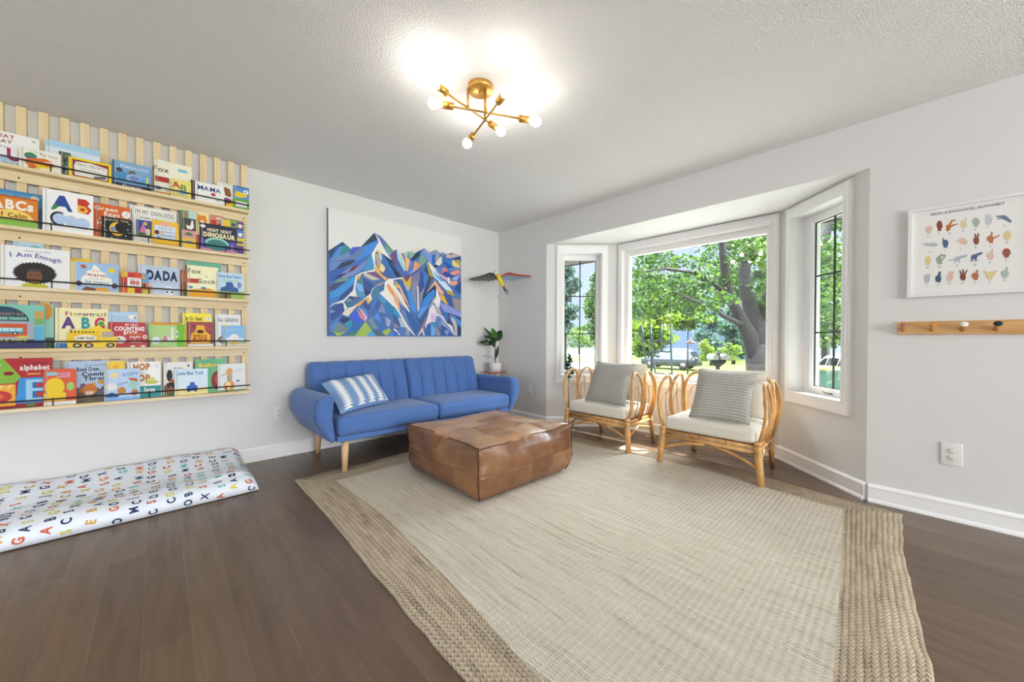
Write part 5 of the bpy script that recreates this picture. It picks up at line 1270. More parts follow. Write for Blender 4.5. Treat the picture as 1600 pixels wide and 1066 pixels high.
def make_chair(loc, label):
    ch = empty('rattan_armchair', loc, label, 'armchair', 'rattan armchairs by the bay window')
    xf, xb, hw = -.27, .215, .33
    for sy in (-1, 1):
        mb = MB(); mb.tube([(xf-.012, sy*.362, 0), (xf-.008, sy*.352, .12), (xf, sy*.338, .27), (xf+.001, sy*.336, .31)], [.0235, .024, .026, .022], RAT, 14)
        for z in (.285, .235): mb.lathe([(.0275, z), (.0275, z+.008)], NODE, (xf, sy*.339, 0), 14, cap=False)
        mb.build('leg', ch)
        mb = MB(); mb.tube([(xb+.10, sy*.305, 0), (xb+.045, sy*.31, .14), (xb, sy*.315, .29)], [.019, .02, .021], RAT, 12); mb.build('leg', ch)
    mb = MB()
    for z, r_ in ((.272, .013), (.238, .0155)):
        mb.tube([(xf, -hw, z), (xf, hw, z)], r_, RAT, 10); mb.tube([(xb, -hw+.02, z), (xb, hw-.02, z)], r_, RAT, 10)
        for sy in (-1, 1): mb.tube([(xf, sy*hw, z), (xb, sy*(hw-.02), z)], r_, RAT, 10)
    for y in (-.14, .05, .12): mb.lathe([(.0145, -.004), (.0145, .004)], NODE, (xf, y, .272), 12, Matrix.Rotation(R(90), 4, 'X'), cap=False)
    mb.box((xf+.01, -hw+.01, .276), (xb-.01, hw-.01, .286), NODE)
    mb.build('seat_frame', ch)
    for sy in (-1, 1):
        mb = MB(); mb.tube([(xf-.005, sy*.345, .125), (xf, sy*.26, .165), (xf+.002, sy*.14, .205), (xf+.002, sy*.02, .222)], .0115, RAT, 10); mb.build('brace', ch)
        mb = MB(); mb.tube([(xf+.01, sy*.345, .14), (-.03, sy*.325, .21), (xb+.03, sy*.305, .15)], .009, RAT, 8); mb.build('brace', ch)
    # hoops: two per arm, three across the back, thin ones between
    for sy in (-1, 1):
        o_ = (0, sy, 0)
        for x0, x1, hh in ((xf, xf+.235, .455), (xf+.235, xb+.01, .455)):
            mb = MB(); mb.tube(arcade((x0, sy*(hw+.004), 0), (x1, sy*(hw-.006), 0), .262, hh, o_, .0125, 1.16), .0125, RAT, 10); mb.build('arm_hoop', ch)
        for x0, x1, hh in ((xf+.12, xb-.12, .40), (xf+.03, xf+.2, .33), (xf+.27, xb-.02, .33)):
            mb = MB(); mb.tube(arcade((x0, sy*(hw-.004), 0), (x1, sy*(hw-.01), 0), .262, hh, o_, .0045, 1.1, .052), .0042, RAT, 8); mb.build('thin_hoop', ch)
        # corner hoop turning to the back
        a = Vector((xb-.04, sy*(hw-.005), 0)); b = Vector((xb+.005, sy*(hw-.19), 0)); od = Vector((.75, sy*.65, 0))
        mb = MB(); mb.tube(arcade(a, b, .262, .47, od, .0125, 1.3), .0125, RAT, 10); mb.build('back_hoop', ch)
        mb = MB(); mb.tube(arcade(a.lerp(b, .15), a.lerp(b, .85), .262, .36, od, .0045, 1.1), .0042, RAT, 8); mb.build('thin_hoop', ch)
    for y0, y1 in ((-.14, .0), (0, .14)):
        mb = MB(); mb.tube(arcade((xb+.005, y0-.0, 0), (xb+.005, y1, 0), .262, .475, (1, 0, 0), .0125, 1.2), .0125, RAT, 10); mb.build('back_hoop', ch)
    mb = MB(); mb.tube(arcade((xb+.003, -.07, 0), (xb+.003, .07, 0), .262, .42, (1, 0, 0), .0045, 1.2), .0042, RAT, 8); mb.build('thin_hoop', ch)
    def cf(p):
        t = max(0, (1-(p.x/.24)**4)*(1-(p.y/.32)**4)); return (p.x, p.y, p.z+(.012*t if p.z > 0 else 0))
    mb = MB(); mb.rbox((.245, .322, .052), .028, CREAM, 12, (-.03, 0, .340), cf)
    tag(mb.build('seat_cushion', ch), None, None)
    return ch
c1 = make_chair((.028, -1.690, ZT*0+.0), 'left rattan armchair with looped cane arms, nearer the blue sofa')
c2 = make_chair((.012, -2.705, 0), 'right rattan armchair with looped cane arms, nearer the sign language poster')
for c_ in (c1, c2):
    for o_ in c_.children:
        pass
GRY = mat('grey_dash_weave', '#b5b2ab', .9, spec=.15); _b = GRY.node_tree.nodes['Principled BSDF']
_t = N(GRY, 'ShaderNodeTexCoord'); _br = N(GRY, 'ShaderNodeTexBrick'); _br.offset = .0
for k, v in (('Scale', 1.0), ('Brick Width', .024), ('Row Height', .056), ('Mortar Size', .0058), ('Mortar Smooth', .4), ('Bias', 0.0)): _br.inputs[k].default_value = v
_br.inputs['Color1'].default_value = lin('#7e7c79'); _br.inputs['Color2'].default_value = lin('#8e8c88'); _br.inputs['Mortar'].default_value = lin('#d9d6cd')
L(GRY, _t.outputs['UV'], _br.inputs['Vector']); L(GRY, _br.outputs['Color'], _b.inputs['Base Color'])
_bp = N(GRY, 'ShaderNodeBump', Strength=.5, Distance=.003); L(GRY, _br.outputs['Fac'], _bp.inputs['Height']); L(GRY, _bp.outputs[0], _b.inputs['Normal'])
def chair_pillows(ch, pBL, pBR, pTR, pTL, words):
    zb = .402; bl = Vector(hit(*pBL, 2, zb)); br = Vector(hit(*pBR, 2, zb)); xm = (bl.x+br.x)/2
    tl = Vector(hit(*pTL, 0, xm+.125)); tr = Vector(hit(*pTR, 0, xm+.125))
    mb, f = pillow('x', [bl, br, tr, tl], .062, GRY, .05)
    tag(mb.build('throw_pillow', clean=False), words[0], 'pillow', 'grey woven throw pillows on the rattan chairs')
    y = ch.location.y; x = ch.location.x
    c = [(x+.095, y+.24, .405), (x+.095, y-.295, .405), (x+.165, y-.30, .785), (x+.165, y+.20, .775)]
    mb, f = pillow('x', c, .05, CREAM, .03)
    tag(mb.build('back_cushion', clean=False), words[1], 'cushion', 'cream back cushions of the rattan chairs')
chair_pillows(c1, (913, 625.5), (976.5, 636), (993.5, 568.5), (933, 564.5), ('grey dash-woven throw pillow on the left rattan armchair', 'cream back cushion on the left rattan armchair, behind the grey pillow'))
chair_pillows(c2, (1075.7, 652), (1171, 665), (1183, 584), (1091.6, 576.5), ('grey dash-woven throw pillow on the right rattan armchair', 'cream back cushion on the right rattan armchair, behind the grey pillow'))

# ============================================================ FLOOR MATTRESS
SHEET = mat('pale_blue_white_sheet', '#e9eef4', .9, bump=(9, .35, .03), spec=.15)
PROF = [(-.775, 0), (-.80, .016), (-.803, .045), (-.785, .078), (-.73, .100), (-.62, .108), (-.50, .098), (-.38, .095), (-.27, .112), (-.16, .142), (-.08, .158), (-.045, .150), (-.032, .11), (-.032, 0)]
_pl = [0]
for a, b in zip(PROF, PROF[1:]): _pl.append(_pl[-1]+math.dist(a, b))
def cr(v):
    s_ = v*_pl[-1]; return float(np.interp(s_, _pl, [p[0] for p in PROF])), float(np.interp(s_, _pl, [p[1] for p in PROF]))
def crs(v):
    ys = [cr(min(1, max(0, v+d)))  for d in (-.03, -.015, 0, .015, .03)]; k = [.15, .22, .26, .22, .15]
    return sum(a[0]*b for a, b in zip(ys, k)), sum(a[1]*b for a, b in zip(ys, k))
MX0, MX1 = -4.45, -2.815
def ms(x, v, lift=0):
    y, z = crs(v)
    t = max(0, (x-(MX1-.085))/.085); t = min(1, t); k = math.sqrt(max(0, 1-t*t))
    # right end rounds down, edge waviness
    z = z*(k*.93+.07)*(1+.04*math.sin(x*7+y*5)+.03*math.sin(x*17+y*9)) if t < 1 else z*.04
    z = max(0.0, z)+.012*math.exp(-((x+2.95)/.12)**2)*(v > .2)*(v < .9)*k
    yy = -.42+(y+.42)*(1-.04*(1-k)); yy += (.045*(x-MX0)/(MX1-MX0) if y < -.5 else 0)*((-y-.5)/.3)
    return Vector((x, yy, z+.001))
def msn(x, v, lift):
    e = .004; p = ms(x, v); a = ms(x+e, v)-p; b = ms(x, min(1, v+e))-ms(x, max(0, v-e)); n = a.cross(b).normalized()
    if n.z < 0 and v > .1: n = -n
    return p+n*lift
mb = MB()
mb.grid(lambda u, v: ms(MX0+(MX1-MX0)*(1-(1-u)**1.6), v), 110, 60, SHEET, uv=False)
cols = ['#27375e', '#d9793c', '#dcd24c', '#5bbdb6', '#cf5b44', '#dba24a', '#2a4a5e', '#d0603c']
random.seed(12); txt = 'SAGBJXQMCOSGABSXAMQEJCBDSOG'
mbl = mb; Ltot = _pl[-1]
k = 0
for i in range(21):
    x = MX1-.05-i*.078
    for j in range(15):
        b0 = .045+j*.066+(.033 if i % 2 else 0)+random.uniform(-.012, .012)
        if b0 > Ltot-.13: continue
        k += 1; ch = random.choice(txt); c = flat(random.choice(cols+['#27375e', '#27375e']), .8); xj = random.uniform(-.014, .014)
        V, F, W_ = text_polys(ch, .03); s_ = .036; ca = random.uniform(-.25, .25)+math.pi/2
        pts = []
        for a, b in V:
            a = (a-W_/2)*s_; b = (b-.5)*s_; xx = a*math.cos(ca)-b*math.sin(ca); yy = a*math.sin(ca)+b*math.cos(ca)
            pts.append(msn(min(MX1-.004, x+xj+xx), min(.97, max(.02, (b0+yy)/Ltot)), .0016))
        mbl.add(pts, F, c)
mt = mb.build('floor_mattress', clean=False)
tag(mt, 'thin floor mattress under the book rack, white sheet printed with colourful letters', 'mattress')
# floor vent
mb = MB(); mb.box((.42, -2.17, .0), (.54, -1.87, .004), flat('#a39a90', .4))
for i in range(14): mb.box((.435, -2.155+i*.0205, .0035), (.525, -2.145+i*.0205, .0045), flat('#3a3430'))
tag(mb.build('floor_register'), 'slotted metal floor vent in front of the bay window', 'floor vent')
_before = set(_m)
OUT = .25

# ============================================================ OUTSIDE
def smooth(a, b, t): t = min(1, max(0, (t-a)/(b-a))); return t*t*(3-2*t)
def gz(x, y): return -.55-1.08*smooth(3, 26, math.hypot(x, y+2))
def ghit(px, py):
    d = ray(px, py); t = 3/(d@FW)
    for _ in range(4000):
        p = CPOS+d*t
        if p[2] <= gz(p[0], p[1]): return p
        t += .03/(d@FW)
    return p
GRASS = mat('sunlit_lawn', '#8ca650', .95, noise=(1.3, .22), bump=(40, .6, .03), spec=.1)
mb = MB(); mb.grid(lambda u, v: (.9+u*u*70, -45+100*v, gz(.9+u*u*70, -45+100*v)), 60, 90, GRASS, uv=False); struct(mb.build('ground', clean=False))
PAVE = mat('pale_asphalt', '#b9b6b0', .9, noise=(5, .08)); CONC = mat('pale_concrete', '#c9c6c0', .9, noise=(3, .06))
def patch(name, pts, m, lift):
    n = 24; mb = MB(); A, B_, C_, D_ = [Vector(p) for p in pts]
    def f(u, v): p = A.lerp(B_, u).lerp(D_.lerp(C_, u), v); return (p.x, p.y, gz(p.x, p.y)+lift)
    mb.grid(f, n, n, m, uv=False); return mb.build(name, clean=False)
st_ = [(11.5, -16), (26.5, 22), (19.2, 24), (6.6, -14)]
struct(patch('road', [(a+1.2, b) for a, b in st_], PAVE, .025))
g1, g2, g3, g4 = ghit(868, 596), ghit(975, 600), ghit(965, 568), ghit(868, 567)
struct(patch('driveway', [tuple(g[:2]) for g in (g1, g2, g3, g4)], CONC, .035))
g1, g2, g3, g4 = ghit(868, 557), ghit(985, 555), ghit(985, 549), ghit(868, 549)
struct(patch('side_road', [tuple(g[:2]) for g in (g1, g2, g3, g4)], CONC, .04))
struct(patch('bounce_slab', [(.95, -8), (6.5, -8), (6.5, 5), (.95, 5)], CONC, .05))  # unseen pale slab, added to bounce sunlight up into the bay
# eave of the house over the windows
SOF = mat('beige_soffit', '#a7a48c', .7); mb = MB(); mb.box((.125, -8, 2.205), (1.5, 3, 2.24), SOF); mb.box((1.5, -8, 2.19), (1.53, 3, 2.36), flat('#8f8d7c'))
for i in range(70): mb.box((.13, -7.9+i*.155, 2.202), (1.5, -7.89+i*.155, 2.207), flat('#7d7b6a'))
struct(mb.build('eave_soffit'))
LF = [mat('maple_leaf_%d' % i, c, .5, spec=.25) for i, c in enumerate(('#406f2a', '#5b8a35', '#305c22', '#88ad45'))]
LY = [mat('sunny_leaf_%d' % i, c, .5, spec=.25) for i, c in enumerate(('#a9cc3f', '#8fbb3a', '#c4da55'))]
LB = [mat('spruce_needle_%d' % i, c, .6, spec=.15) for i, c in enumerate(('#6d918c', '#56807a', '#8fb0aa'))]
for m in LF+LY+LB:       # thin leaves let light through
    n_ = m.node_tree; b = n_.nodes['Principled BSDF']; o_ = n_.nodes['Material Output']; tr = n_.nodes.new('ShaderNodeBsdfTranslucent'); mx = n_.nodes.new('ShaderNodeMixShader')
    c = b.inputs['Base Color'].default_value; tr.inputs[0].default_value = (min(1, c[0]*1.5), min(1, c[1]*1.5), c[2]*.9, 1); mx.inputs[0].default_value = .45
    n_.links.new(b.outputs[0], mx.inputs[1]); n_.links.new(tr.outputs[0], mx.inputs[2]); n_.links.new(mx.outputs[0], o_.inputs[0])
def leaves(mb, c, rad, n, size, mats, rnd, shell=.35, droop=0):
    vs = []; fs = []; ms_ = []
    for _ in range(n):
        d = Vector((rnd.gauss(0, 1), rnd.gauss(0, 1), rnd.gauss(0, 1))).normalized()*(rnd.uniform(shell, 1)**.6)
        p = Vector((c[0]+d.x*rad[0], c[1]+d.y*rad[1], c[2]+d.z*rad[2]))
        a = Vector((rnd.gauss(0, 1), rnd.gauss(0, 1), rnd.gauss(0, .6)-droop)).normalized(); b = a.cross(Vector((rnd.gauss(0, 1), rnd.gauss(0, 1), rnd.gauss(0, 1)))).normalized()
        s_ = size*rnd.uniform(.6, 1.3); k = len(vs)
        vs += [p-a*s_*.5, p-a*s_*.1+b*s_*.42, p+a*s_*.55, p-a*s_*.1-b*s_*.42]; fs.append((k, k+1, k+2, k+3)); ms_.append(mats[min(len(mats)-1, int(rnd.random()**1.3*len(mats)))])
    mb.add(vs, fs, ms_)
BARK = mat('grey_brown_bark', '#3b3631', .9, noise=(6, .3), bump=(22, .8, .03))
# --- big maple in front of the window
rnd = random.Random(7)
base_ = at(1197, 579, 8.2); bz = gz(base_[0], base_[1])
tree = empty('maple_tree', (base_[0], base_[1], bz), 'big maple with a forked grey trunk right outside the centre window', 'tree')
mb = MB()
T0 = Vector((base_[0], base_[1], bz-.05)); fork = Vector(at(1186, 545, 8.2))
mb.tube([T0, T0.lerp(fork, .4), T0.lerp(fork, .8), fork+Vector((0, 0, .1))], [.36, .31, .28, .25], BARK, 18)
def limb(pts, rr): mb.tube(pts, rr, BARK, 12)
limb([fork+Vector((0, 0, -.5)), Vector(at(1172, 526, 8.15)), Vector(at(1153, 489, 8.0)), Vector(at(1139, 463, 7.9)), Vector(at(1133, 430, 7.8)), Vector(at(1128, 380, 7.6)), Vector(at(1110, 300, 7.4))], [.16, .155, .11, .1, .085, .06, .03])
limb([fork+Vector((0, 0, -.5)), Vector(at(1187, 520, 8.2)), Vector(at(1174, 486, 8.25)), Vector(at(1165, 455, 8.3)), Vector(at(1163, 420, 8.3)), Vector(at(1168, 370, 8.3)), Vector(at(1180, 280, 8.2))], [.2, .19, .15, .14, .12, .1, .05])
limb([Vector(at(1160, 508, 8.05)), Vector(at(1131, 494, 7.6)), Vector(at(1109, 478, 7.2)), Vector(at(1085, 470, 7.0)), Vector(at(1050, 455, 6.8))], [.06, .045, .035, .025, .012])
limb([Vector(at(1140, 465, 7.9)), Vector(at(1112, 440, 7.6)), Vector(at(1080, 425, 7.2)), Vector(at(1040, 420, 6.9)), Vector(at(1005, 425, 6.8))], [.06, .045, .035, .025, .012])
limb([Vector(at(1164, 440, 8.3)), Vector(at(1210, 415, 8.6)), Vector(at(1260, 395, 8.8)), Vector(at(1310, 370, 9))], [.09, .07, .05, .02])
limb([Vector(at(1186, 500, 8.2)), Vector(at(1200, 460, 8.3)), Vector(at(1235, 430, 8.3)), Vector(at(1288, 380, 8.2)), Vector(at(1296, 330, 8.2))], [.12, .1, .09, .1, .08])
put(mb.build('trunk'), tree)
mb = MB()
for _ in range(260):
    px, py = rnd.uniform(975, 1345), rnd.uniform(330, 500)
    d_ = rnd.uniform(6.8, 12.5)
    low = 492+14*math.sin(px*.045)+8*math.sin(px*.13)
    if 1105 < px < 1200: low -= 26
    if px > 1230: low += 12
    if px < 1010: low -= 8
    if py > low: continue
    if rnd.random() < .18 and py < 420 and px < 1130: continue
    p = at(px, py, d_); k = rnd.uniform(.28, .5)*d_/9
    leaves(mb, p, (k, k, k*.55), int(105*(k/.35)), .088, LF, rnd, .1)
fo = put(mb.build('foliage', clean=False), tree); fo['kind'] = 'stuff'
# --- background greenery
def bush(name, px, py0, py1, depth, wpx, mats, label, cat, n=900, size=.12, trunk=None, clumps=14, seed=1, droop=0, group=None):
    r = random.Random(seed); b = at(px, py1, depth); t = at(px, py0, depth); g = gz(b[0], b[1]); wv = wpx/2*depth/CF; hh = t[2]-b[2]
    o = empty(name, (b[0], b[1], g), label, cat, group); mb = MB()
    for i in range(clumps):
        k = (i+.5)/clumps; z = b[2]+hh*k; sh = math.sin(math.pi*min(1, .18+k*.8))**.7; a = r.uniform(0, 6.28); q = r.uniform(.1, .6)*wv*sh
        leaves(mb, (b[0]+q*math.cos(a), b[1]+q*math.sin(a), z), (wv*sh*.65, wv*sh*.65, hh/clumps*1.6), n//clumps, size, mats, r, .2, droop)
    f = put(mb.build('foliage', clean=False), o); f['kind'] = 'stuff'
    if trunk is not None:
        mb = MB(); mb.tube([(b[0], b[1], g-.05), (b[0], b[1], b[2]+hh*.75)], [trunk, trunk*.3], BARK, 10); put(mb.build('trunk'), o)
    return o
bush('leafy_tree', 1018, 445, 553, 24, 92, LY+LF[:2], 'sunny yellow-green tree behind the parked car, left of the blue house', 'tree', 5200, .24, .08, 16, 3)
bush('leafy_tree', 1075, 455, 512, 27, 92, LY[:2]+LF, 'yellow-green tree crown in front of the blue-grey house gable', 'tree', 3000, .24, .06, 12, 4)
bush('spruce_tree', 1112, 485, 560, 36, 52, LB, 'blue-green spruce right of the blue-grey house', 'tree', 2600, .3, .2, 18, 5, .8)
bush('spruce_tree', 1146, 478, 556, 38, 56, LB+LF[:1], 'dark blue-green spruce behind the round bushes, left of the maple trunk', 'tree', 2800, .3, .2, 18, 6, .8)
bush('leafy_tree', 1200, 430, 552, 42, 90, LF, 'dark green tree far behind the maple trunk', 'tree', 3000, .4, .3, 14, 8)
bush('round_shrub', 1101, 533, 562, 30, 33, LY+LF[3:], 'pale yellow-green round shrub right behind the parked dark car', 'shrub', 1500, .14, None, 8, 9)
bush('round_shrub', 1142, 539, 561, 31, 44, [LF[3]]+LY+LB[:1], 'wide pale green shrub bed between the mailboxes and the maple trunk', 'shrub', 1600, .14, None, 7, 10)
bush('leafy_tree', 985, 470, 552, 40, 50, LF+LY[:1], 'green tree at the left edge of the centre window', 'tree', 2200, .3, .2, 12, 12)
# left window
bush('spruce_tree', 884, 385, 522, 11, 44, LB, 'drooping blue spruce seen at the left of the left bay window', 'tree', 2600, .11, .05, 26, 13, 1.2)
bush('leafy_tree', 932, 420, 530, 15, 52, LF, 'bright green tree seen at the right of the left bay window', 'tree', 2400, .13, .05, 16, 14)
bush('leafy_tree', 905, 512, 541, 60, 100, LF+LY[:1], 'row of green trees far across the road in the left bay window', 'tree', 2400, .3, .2, 8, 15)
bush('low_plant', 889, 556, 592, 4.2, 20, [LB[1]]+LF[2:3], 'small dark twiggy plant just outside the left bay window', 'plant', 240, .03, .008, 9, 16)
# right window
bush('leafy_tree', 1290, 395, 535, 26, 110, LF+LY[:1], 'green tree across the road in the right bay window', 'tree', 3600, .26, .3, 14, 17)
# --- blue-grey house
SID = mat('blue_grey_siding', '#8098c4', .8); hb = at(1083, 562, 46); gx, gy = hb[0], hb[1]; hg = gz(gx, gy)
rtv = Vector((RT[0], RT[1], 0)).normalized(); fwv = Vector((FW[0], FW[1], 0)).normalized()
XH = Matrix(((rtv.x, fwv.x, 0, gx), (rtv.y, fwv.y, 0, gy), (0, 0, 1, hg), (0, 0, 0, 1)))
hs = empty('neighbour_house', (gx, gy, hg), 'blue-grey sided house across the road behind the trees', 'house')
mb = MB(); mb.box((-4.2, 0, 0), (8, 8, 3.4), SID, XH); mb.extr([XH @ Vector(p) for p in ((-4.2, 0, 3.4), (8, 0, 3.4), (1.9, 0, 6.6))], XH.to_3x3() @ Vector((0, 8, 0)), SID)
for i in range(16): mb.box((-4.2, -.02, .2+i*.2), (8, .0, .215+i*.2), flat('#7f92aa'), XH)
put(mb.build('wall'), hs)
mb = MB(); RFm = flat('#5c5a5c', .9)
for a, b in (((-4.7, 3.1), (1.9, 6.75)), ((8.5, 3.1), (1.9, 6.75))): mb.extr([XH @ Vector(p) for p in ((a[0], -.4, a[1]), (b[0], -.4, b[1]), (b[0], -.4, b[1]+.2), (a[0], -.4, a[1]+.2))], XH.to_3x3() @ Vector((0, 8.8, 0)), RFm)
put(mb.build('roof'), hs)
mb = MB(); mb.box((2.6, -.06, .9), (3.8, .0, 2.3), WHITE, XH); mb.box((2.7, -.08, 1.0), (3.7, -.05, 2.2), flat('#46525c', .2), XH); put(mb.build('window'), hs)
mb = MB(); mb.ball(tuple(XH @ Vector((-.2, -.12, 2.1))), .12, flat('#f2f2ec', .4)); put(mb.build('porch_light'), hs)
# --- cars
GLS = mat('dark_car_glass', '#20282c', .08); TYR = flat('#1d1d1f', .8); HUB = mat('alloy_wheel', '#b9bcc0', .3, .7)
def suv(name, base, head, label, paint, trim='#2a2c2e'):
    hd = Vector((head[0], head[1], 0)).normalized(); lf = Vector((-hd.y, hd.x, 0)); X = Matrix(((hd.x, lf.x, 0, base[0]), (hd.y, lf.y, 0, base[1]), (0, 0, 1, base[2]), (0, 0, 0, 1)))
    P = mat(name+'_'+paint[1:], paint, .25, .3); o = empty(name, base, label, 'car')
    W_ = .92
    def sect(x):      # half width and body heights along the length
        top = np.interp(x, [-2.28, -2.15, -1.9, 0, .95, 1.9, 2.25, 2.32], [.92, 1.02, 1.06, 1.03, 1.0, .93, .82, .62])
        bot = np.interp(x, [-2.28, -2.0, 2.0, 2.32], [.42, .28, .26, .36]); hw = np.interp(x, [-2.28, -2.1, -1.4, 1.4, 2.1, 2.32], [.78, .88, W_, W_, .86, .66]); return top, bot, hw
    mb = MB(); xs_ = [-2.28+4.6*i/36 for i in range(37)]; ring = []
    for x in xs_:
        t, b, h_ = sect(x); arch = 0
        for xc in (-1.36, 1.38):
            d = abs(x-xc)
            if d < .40: arch = max(arch, math.sqrt(.40**2-d*d))
        b2 = max(b, .33+arch*.98 if arch else b)
        ring.append([(x, -h_*.92, b), (x, -h_, max(b2, b+.02)), (x, -h_*1.0, (t+b)/2+.1), (x, -h_*.96, t-.03), (x, -h_*.9, t), (x, h_*.9, t), (x, h_*.96, t-.03), (x, h_, (t+b)/2+.1), (x, h_, max(b2, b+.02)), (x, h_*.92, b)])
    vs = [tuple(X @ Vector(p)) for r_ in ring for p in r_]; n = 10
    fs = [(i*n+k, i*n+(k+1) % n, (i+1)*n+(k+1) % n, (i+1)*n+k) for i in range(36) for k in range(n)]+[tuple(range(n)), tuple(range(36*n, 37*n))]
    mb.add(vs, fs, P, True); put(mb.build('body'), o)
    prof = [(-2.12, 1.02), (-1.85, 1.50), (-1.55, 1.62), (-.6, 1.67), (.2, 1.62), (1.05, 1.02)]
    mb = MB(); hw0, hw1 = .86, .66
    v = []
    for x, z in prof: hw = np.interp(z, [1.0, 1.67], [hw0, hw1]); v += [tuple(X @ Vector((x, -hw, z))), tuple(X @ Vector((x, hw, z)))]
    m_ = len(prof); fs = [(2*i, 2*i+1, 2*i+3, 2*i+2) for i in range(m_-1)]+[tuple(range(0, 2*m_, 2)), tuple(range(1, 2*m_, 2))]
    mb.add(v, fs, [GLS, P, P, P, GLS, P, P]); put(mb.build('cabin'), o)
    for s in (-1, 1):
        mb = MB()
        for pts in (((-1.72, 1.08), (-1.6, 1.46), (-.95, 1.53), (-.9, 1.08)), ((-.84, 1.08), (-.86, 1.54), (-.1, 1.52), (-.02, 1.08)), ((.04, 1.08), (-.02, 1.5), (.2, 1.5), (.82, 1.06))):
            q = [tuple(X @ Vector((x, s*(np.interp(z, [1.0, 1.67], [hw0, hw1])+.006), z))) for x, z in pts]; mb.add(q, [(0, 1, 2, 3)], GLS)
        put(mb.build('side_window', clean=False), o)
        for xc in (-1.36, 1.38):
            mb = MB(); q = X @ Matrix.Translation((xc, s*.80, .345)) @ Matrix.Rotation(R(90), 4, 'X'); mb.lathe([(.2, -.1), (.33, -.11), (.345, -.08), (.345, .08), (.33, .11), (.2, .1)], TYR, (0, 0, 0), 24, q); w_ = put(mb.build('wheel'), o)
            mb = MB(); mb.lathe([(.215, -.115), (.21, .115)], HUB, (0, 0, 0), 20, q); put(mb.build('hub'), w_)
        mb = MB(); mb.rbox((.07, .14, .08), .03, mat('red_tail_lamp', '#a82a34', .3), 2, tuple(X @ Vector((-2.16, s*.72, .95)))); put(mb.build('tail_lamp'), o)
        mb = MB(); mb.rbox((.06, .1, .07), .03, P, 2, tuple(X @ Vector((.75, s*.98, 1.1)))); put(mb.build('wing_mirror'), o)
        mb = MB(); mb.tube([tuple(X @ Vector((x, s*.62, z))) for x, z in ((-1.5, 1.66), (-1.3, 1.72), (-.1, 1.71), (.1, 1.64))], .018, flat('#c8c8c8', .3), 6); put(mb.build('roof_rail'), o)
    mb = MB(); mb.box((-2.34, -.8, .34), (-2.2, .8, .62), flat(trim, .5), X); put(mb.build('rear_bumper'), o)
    mb = MB(); mb.box((-2.31, -.26, .74), (-2.27, .26, .87), flat('#e6e6e2'), X); put(mb.build('licence_plate'), o)
    return o
cp = ghit(1047, 575); cp = np.array(at(1047, 575, 32.0)); cp[2] = gz(cp[0], cp[1])+.03
suv('parked_car', tuple(cp), tuple((-rtv*math.cos(R(44))+fwv*math.sin(R(44)))[:2]), 'dark grey estate car parked across the road, seen through the centre window', '#5a6474')
tp = np.array(at(1322, 560, 17)); tp[2] = gz(tp[0], tp[1])+.03
suv('parked_car', tuple(tp), tuple((rtv*.25+fwv)[:2]), 'white car behind the green bin, seen through the right bay window', '#dfe1e4')
# --- mailboxes
mp_ = np.array(at(1121.5, 565, 13)); mg = gz(mp_[0], mp_[1])
XM = Matrix(((rtv.x, fwv.x, 0, mp_[0]), (rtv.y, fwv.y, 0, mp_[1]), (0, 0, 1, 0), (0, 0, 0, 1)))
mx = empty('mailbox_stand', (mp_[0], mp_[1], mg), 'dark post with two pale mailboxes by the road, left of the maple trunk', 'mailbox')
zt = mp_[2]+.31; DK = flat('#2c3034', .6)
mb = MB(); mb.box((-.05, -.05, mg), (.05, .05, zt), DK, XM); mb.box((-.26, -.06, zt-.34), (.26, .06, zt-.24), DK, XM); mb.extr([XM @ Vector(p) for p in ((-.26, -.04, zt-.34), (.26, -.04, zt-.34), (.05, -.04, zt-.5), (-.05, -.04, zt-.5))], XM.to_3x3() @ Vector((0, .08, 0)), DK); put(mb.build('post'), mx)
for x0, x1 in ((-.27, -.08), (.05, .33)):
    mb = MB(); cxm = (x0+x1)/2; hwm = (x1-x0)/2
    arc = [(cxm-hwm, zt-.24), (cxm-hwm, zt-.14)]+[(cxm-hwm*math.cos(R(a)), zt-.14+.09*math.sin(R(a))) for a in (30, 60, 90, 120, 150)]+[(cxm+hwm, zt-.14), (cxm+hwm, zt-.24)]
    mb.extr([XM @ Vector((x, -.22, z)) for x, z in arc], XM.to_3x3() @ Vector((0, .44, 0)), flat('#bdbab0', .5)); put(mb.build('mailbox'), mx)
# --- bin
bp_ = np.array(at(1292, 600, 13)); bg_ = gz(bp_[0], bp_[1]); XW = Matrix(((rtv.x, fwv.x, 0, bp_[0]), (rtv.y, fwv.y, 0, bp_[1]), (0, 0, 1, bg_+.035), (0, 0, 0, 1)))
bn = empty('wheeled_bin', (bp_[0], bp_[1], bg_), 'green wheeled bin with a yellow lid at the kerb, seen through the right bay window', 'bin')
mb = MB(); GB = mat('green_bin_plastic', '#2f7a5a', .5)
v = [tuple(XW @ Vector(p)) for p in ((-.22, -.25, .06), (.22, -.25, .06), (.22, .25, .06), (-.22, .25, .06), (-.28, -.33, .92), (.28, -.33, .92), (.28, .33, .92), (-.28, .33, .92))]
mb.add(v, [(0, 1, 2, 3), (4, 5, 6, 7), (0, 1, 5, 4), (1, 2, 6, 5), (2, 3, 7, 6), (3, 0, 4, 7)], GB); mb.box((-.3, -.35, .86), (.3, .35, .93), GB, XW); put(mb.build('tub'), bn)
mb = MB(); mb.extr([XW @ Vector(p) for p in ((-.31, -.36, .93), (.31, -.36, .93), (.31, -.36, 1.0), (.2, -.36, 1.06), (-.2, -.36, 1.06), (-.31, -.36, 1.0))], XW.to_3x3() @ Vector((0, .72, 0)), mat('yellow_bin_lid', '#e8c832', .45)); mb.box((-.2, -.37, .955), (.2, -.355, 1.02), flat('#f2efe2'), XW); put(mb.build('lid'), bn)
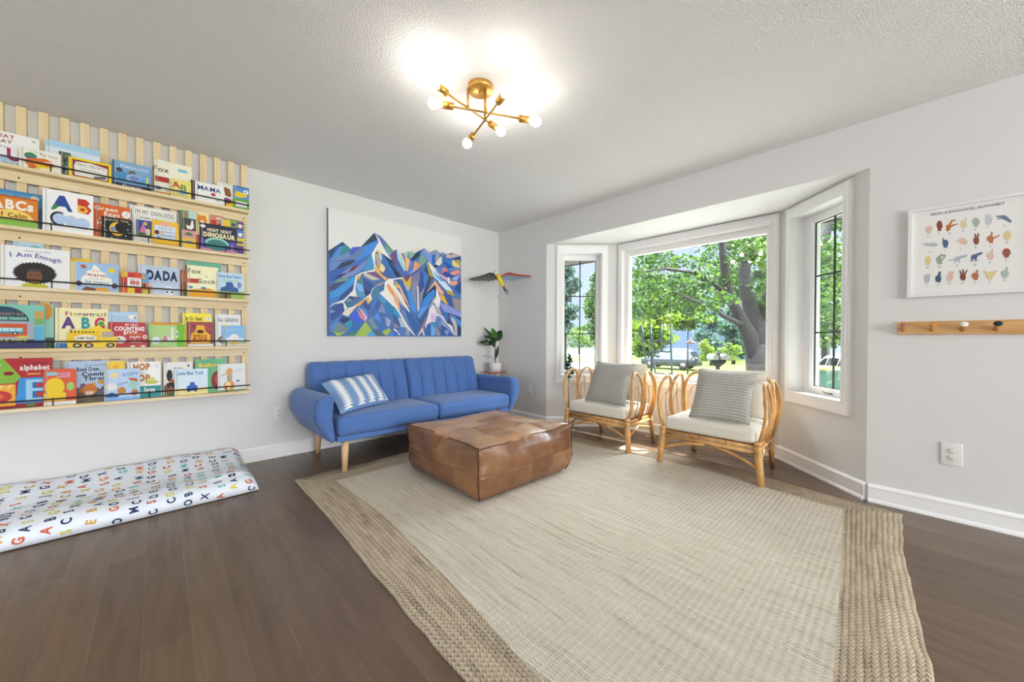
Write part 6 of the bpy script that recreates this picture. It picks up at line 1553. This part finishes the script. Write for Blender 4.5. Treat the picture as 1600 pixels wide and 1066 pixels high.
for s in (-1, 1):
    mb = MB(); mb.lathe([(.1, -.03), (.1, .03)], TYR, (0, 0, 0), 16, XW @ Matrix.Translation((s*.22, .26, .1)) @ Matrix.Rotation(R(90), 4, 'Y')); put(mb.build('wheel'), bn)
# --- rope ladder and feeder hanging from the eave
TR_ = mat('teal_rope', '#1f727e', .6); D0 = 4.75
lad = empty('rope_ladder', at(1026, 585, D0), 'teal rope climbing net hanging outside the left half of the centre window', 'climbing net')
def A3(px, py): return Vector(at(px, py, D0))
mb = MB()
for pts in ([(1001, 440), (1002, 507), (1005, 535), (1007, 552)], [(1014, 440), (1016, 507), (1019, 545), (1022, 570), (1024, 584)], [(1032, 440), (1033, 507), (1034, 548)], [(1048, 440), (1049, 507), (1048.5, 545), (1050, 586)]):
    top = A3(*pts[0]); top.z = 2.2; q = [A3(*p) for p in pts[1:]]; mb.tube([top, q[0]], .0012, flat('#9a9a96'), 5); mb.tube(q, .0115, TR_, 8)
put(mb.build('rope'), lad)
mb = MB(); DKT2 = flat('#1f4a55', .6)
for pts in ([(1003, 531), (1011, 534), (1018, 531), (1026, 533), (1034, 531), (1041, 534), (1049, 531)], [(1006, 548), (1012, 552), (1021, 549), (1034, 549), (1042, 550), (1050, 549)], [(1024, 583), (1036, 584), (1042, 586), (1050, 583)]):
    mb.tube([A3(*p) for p in pts], .010, DKT2, 8)
put(mb.build('rung'), lad)
fd = Vector(at(1079, 535, 4.1)); fe = empty('hummingbird_feeder', fd, 'red saucer bird feeder hanging on a wire outside the centre window', 'bird feeder')
mb = MB(); mb.lathe([(.0, -.012), (.03, -.014), (.058, -.004), (.05, .004), (.022, .012), (.014, .026), (.0, .028)], mat('red_feeder_plastic', '#b3283a', .35), (0, 0, 0), 24, cap=False); mb.build('saucer', fe)
mb = MB(); mb.tube([(0, 0, .026), (0, 0, 2.20-fd.z)], .0016, flat('#333333'), 6); mb.build('wire', fe)

# outdoor surfaces: colours darkened to offset the boosted sky and sun
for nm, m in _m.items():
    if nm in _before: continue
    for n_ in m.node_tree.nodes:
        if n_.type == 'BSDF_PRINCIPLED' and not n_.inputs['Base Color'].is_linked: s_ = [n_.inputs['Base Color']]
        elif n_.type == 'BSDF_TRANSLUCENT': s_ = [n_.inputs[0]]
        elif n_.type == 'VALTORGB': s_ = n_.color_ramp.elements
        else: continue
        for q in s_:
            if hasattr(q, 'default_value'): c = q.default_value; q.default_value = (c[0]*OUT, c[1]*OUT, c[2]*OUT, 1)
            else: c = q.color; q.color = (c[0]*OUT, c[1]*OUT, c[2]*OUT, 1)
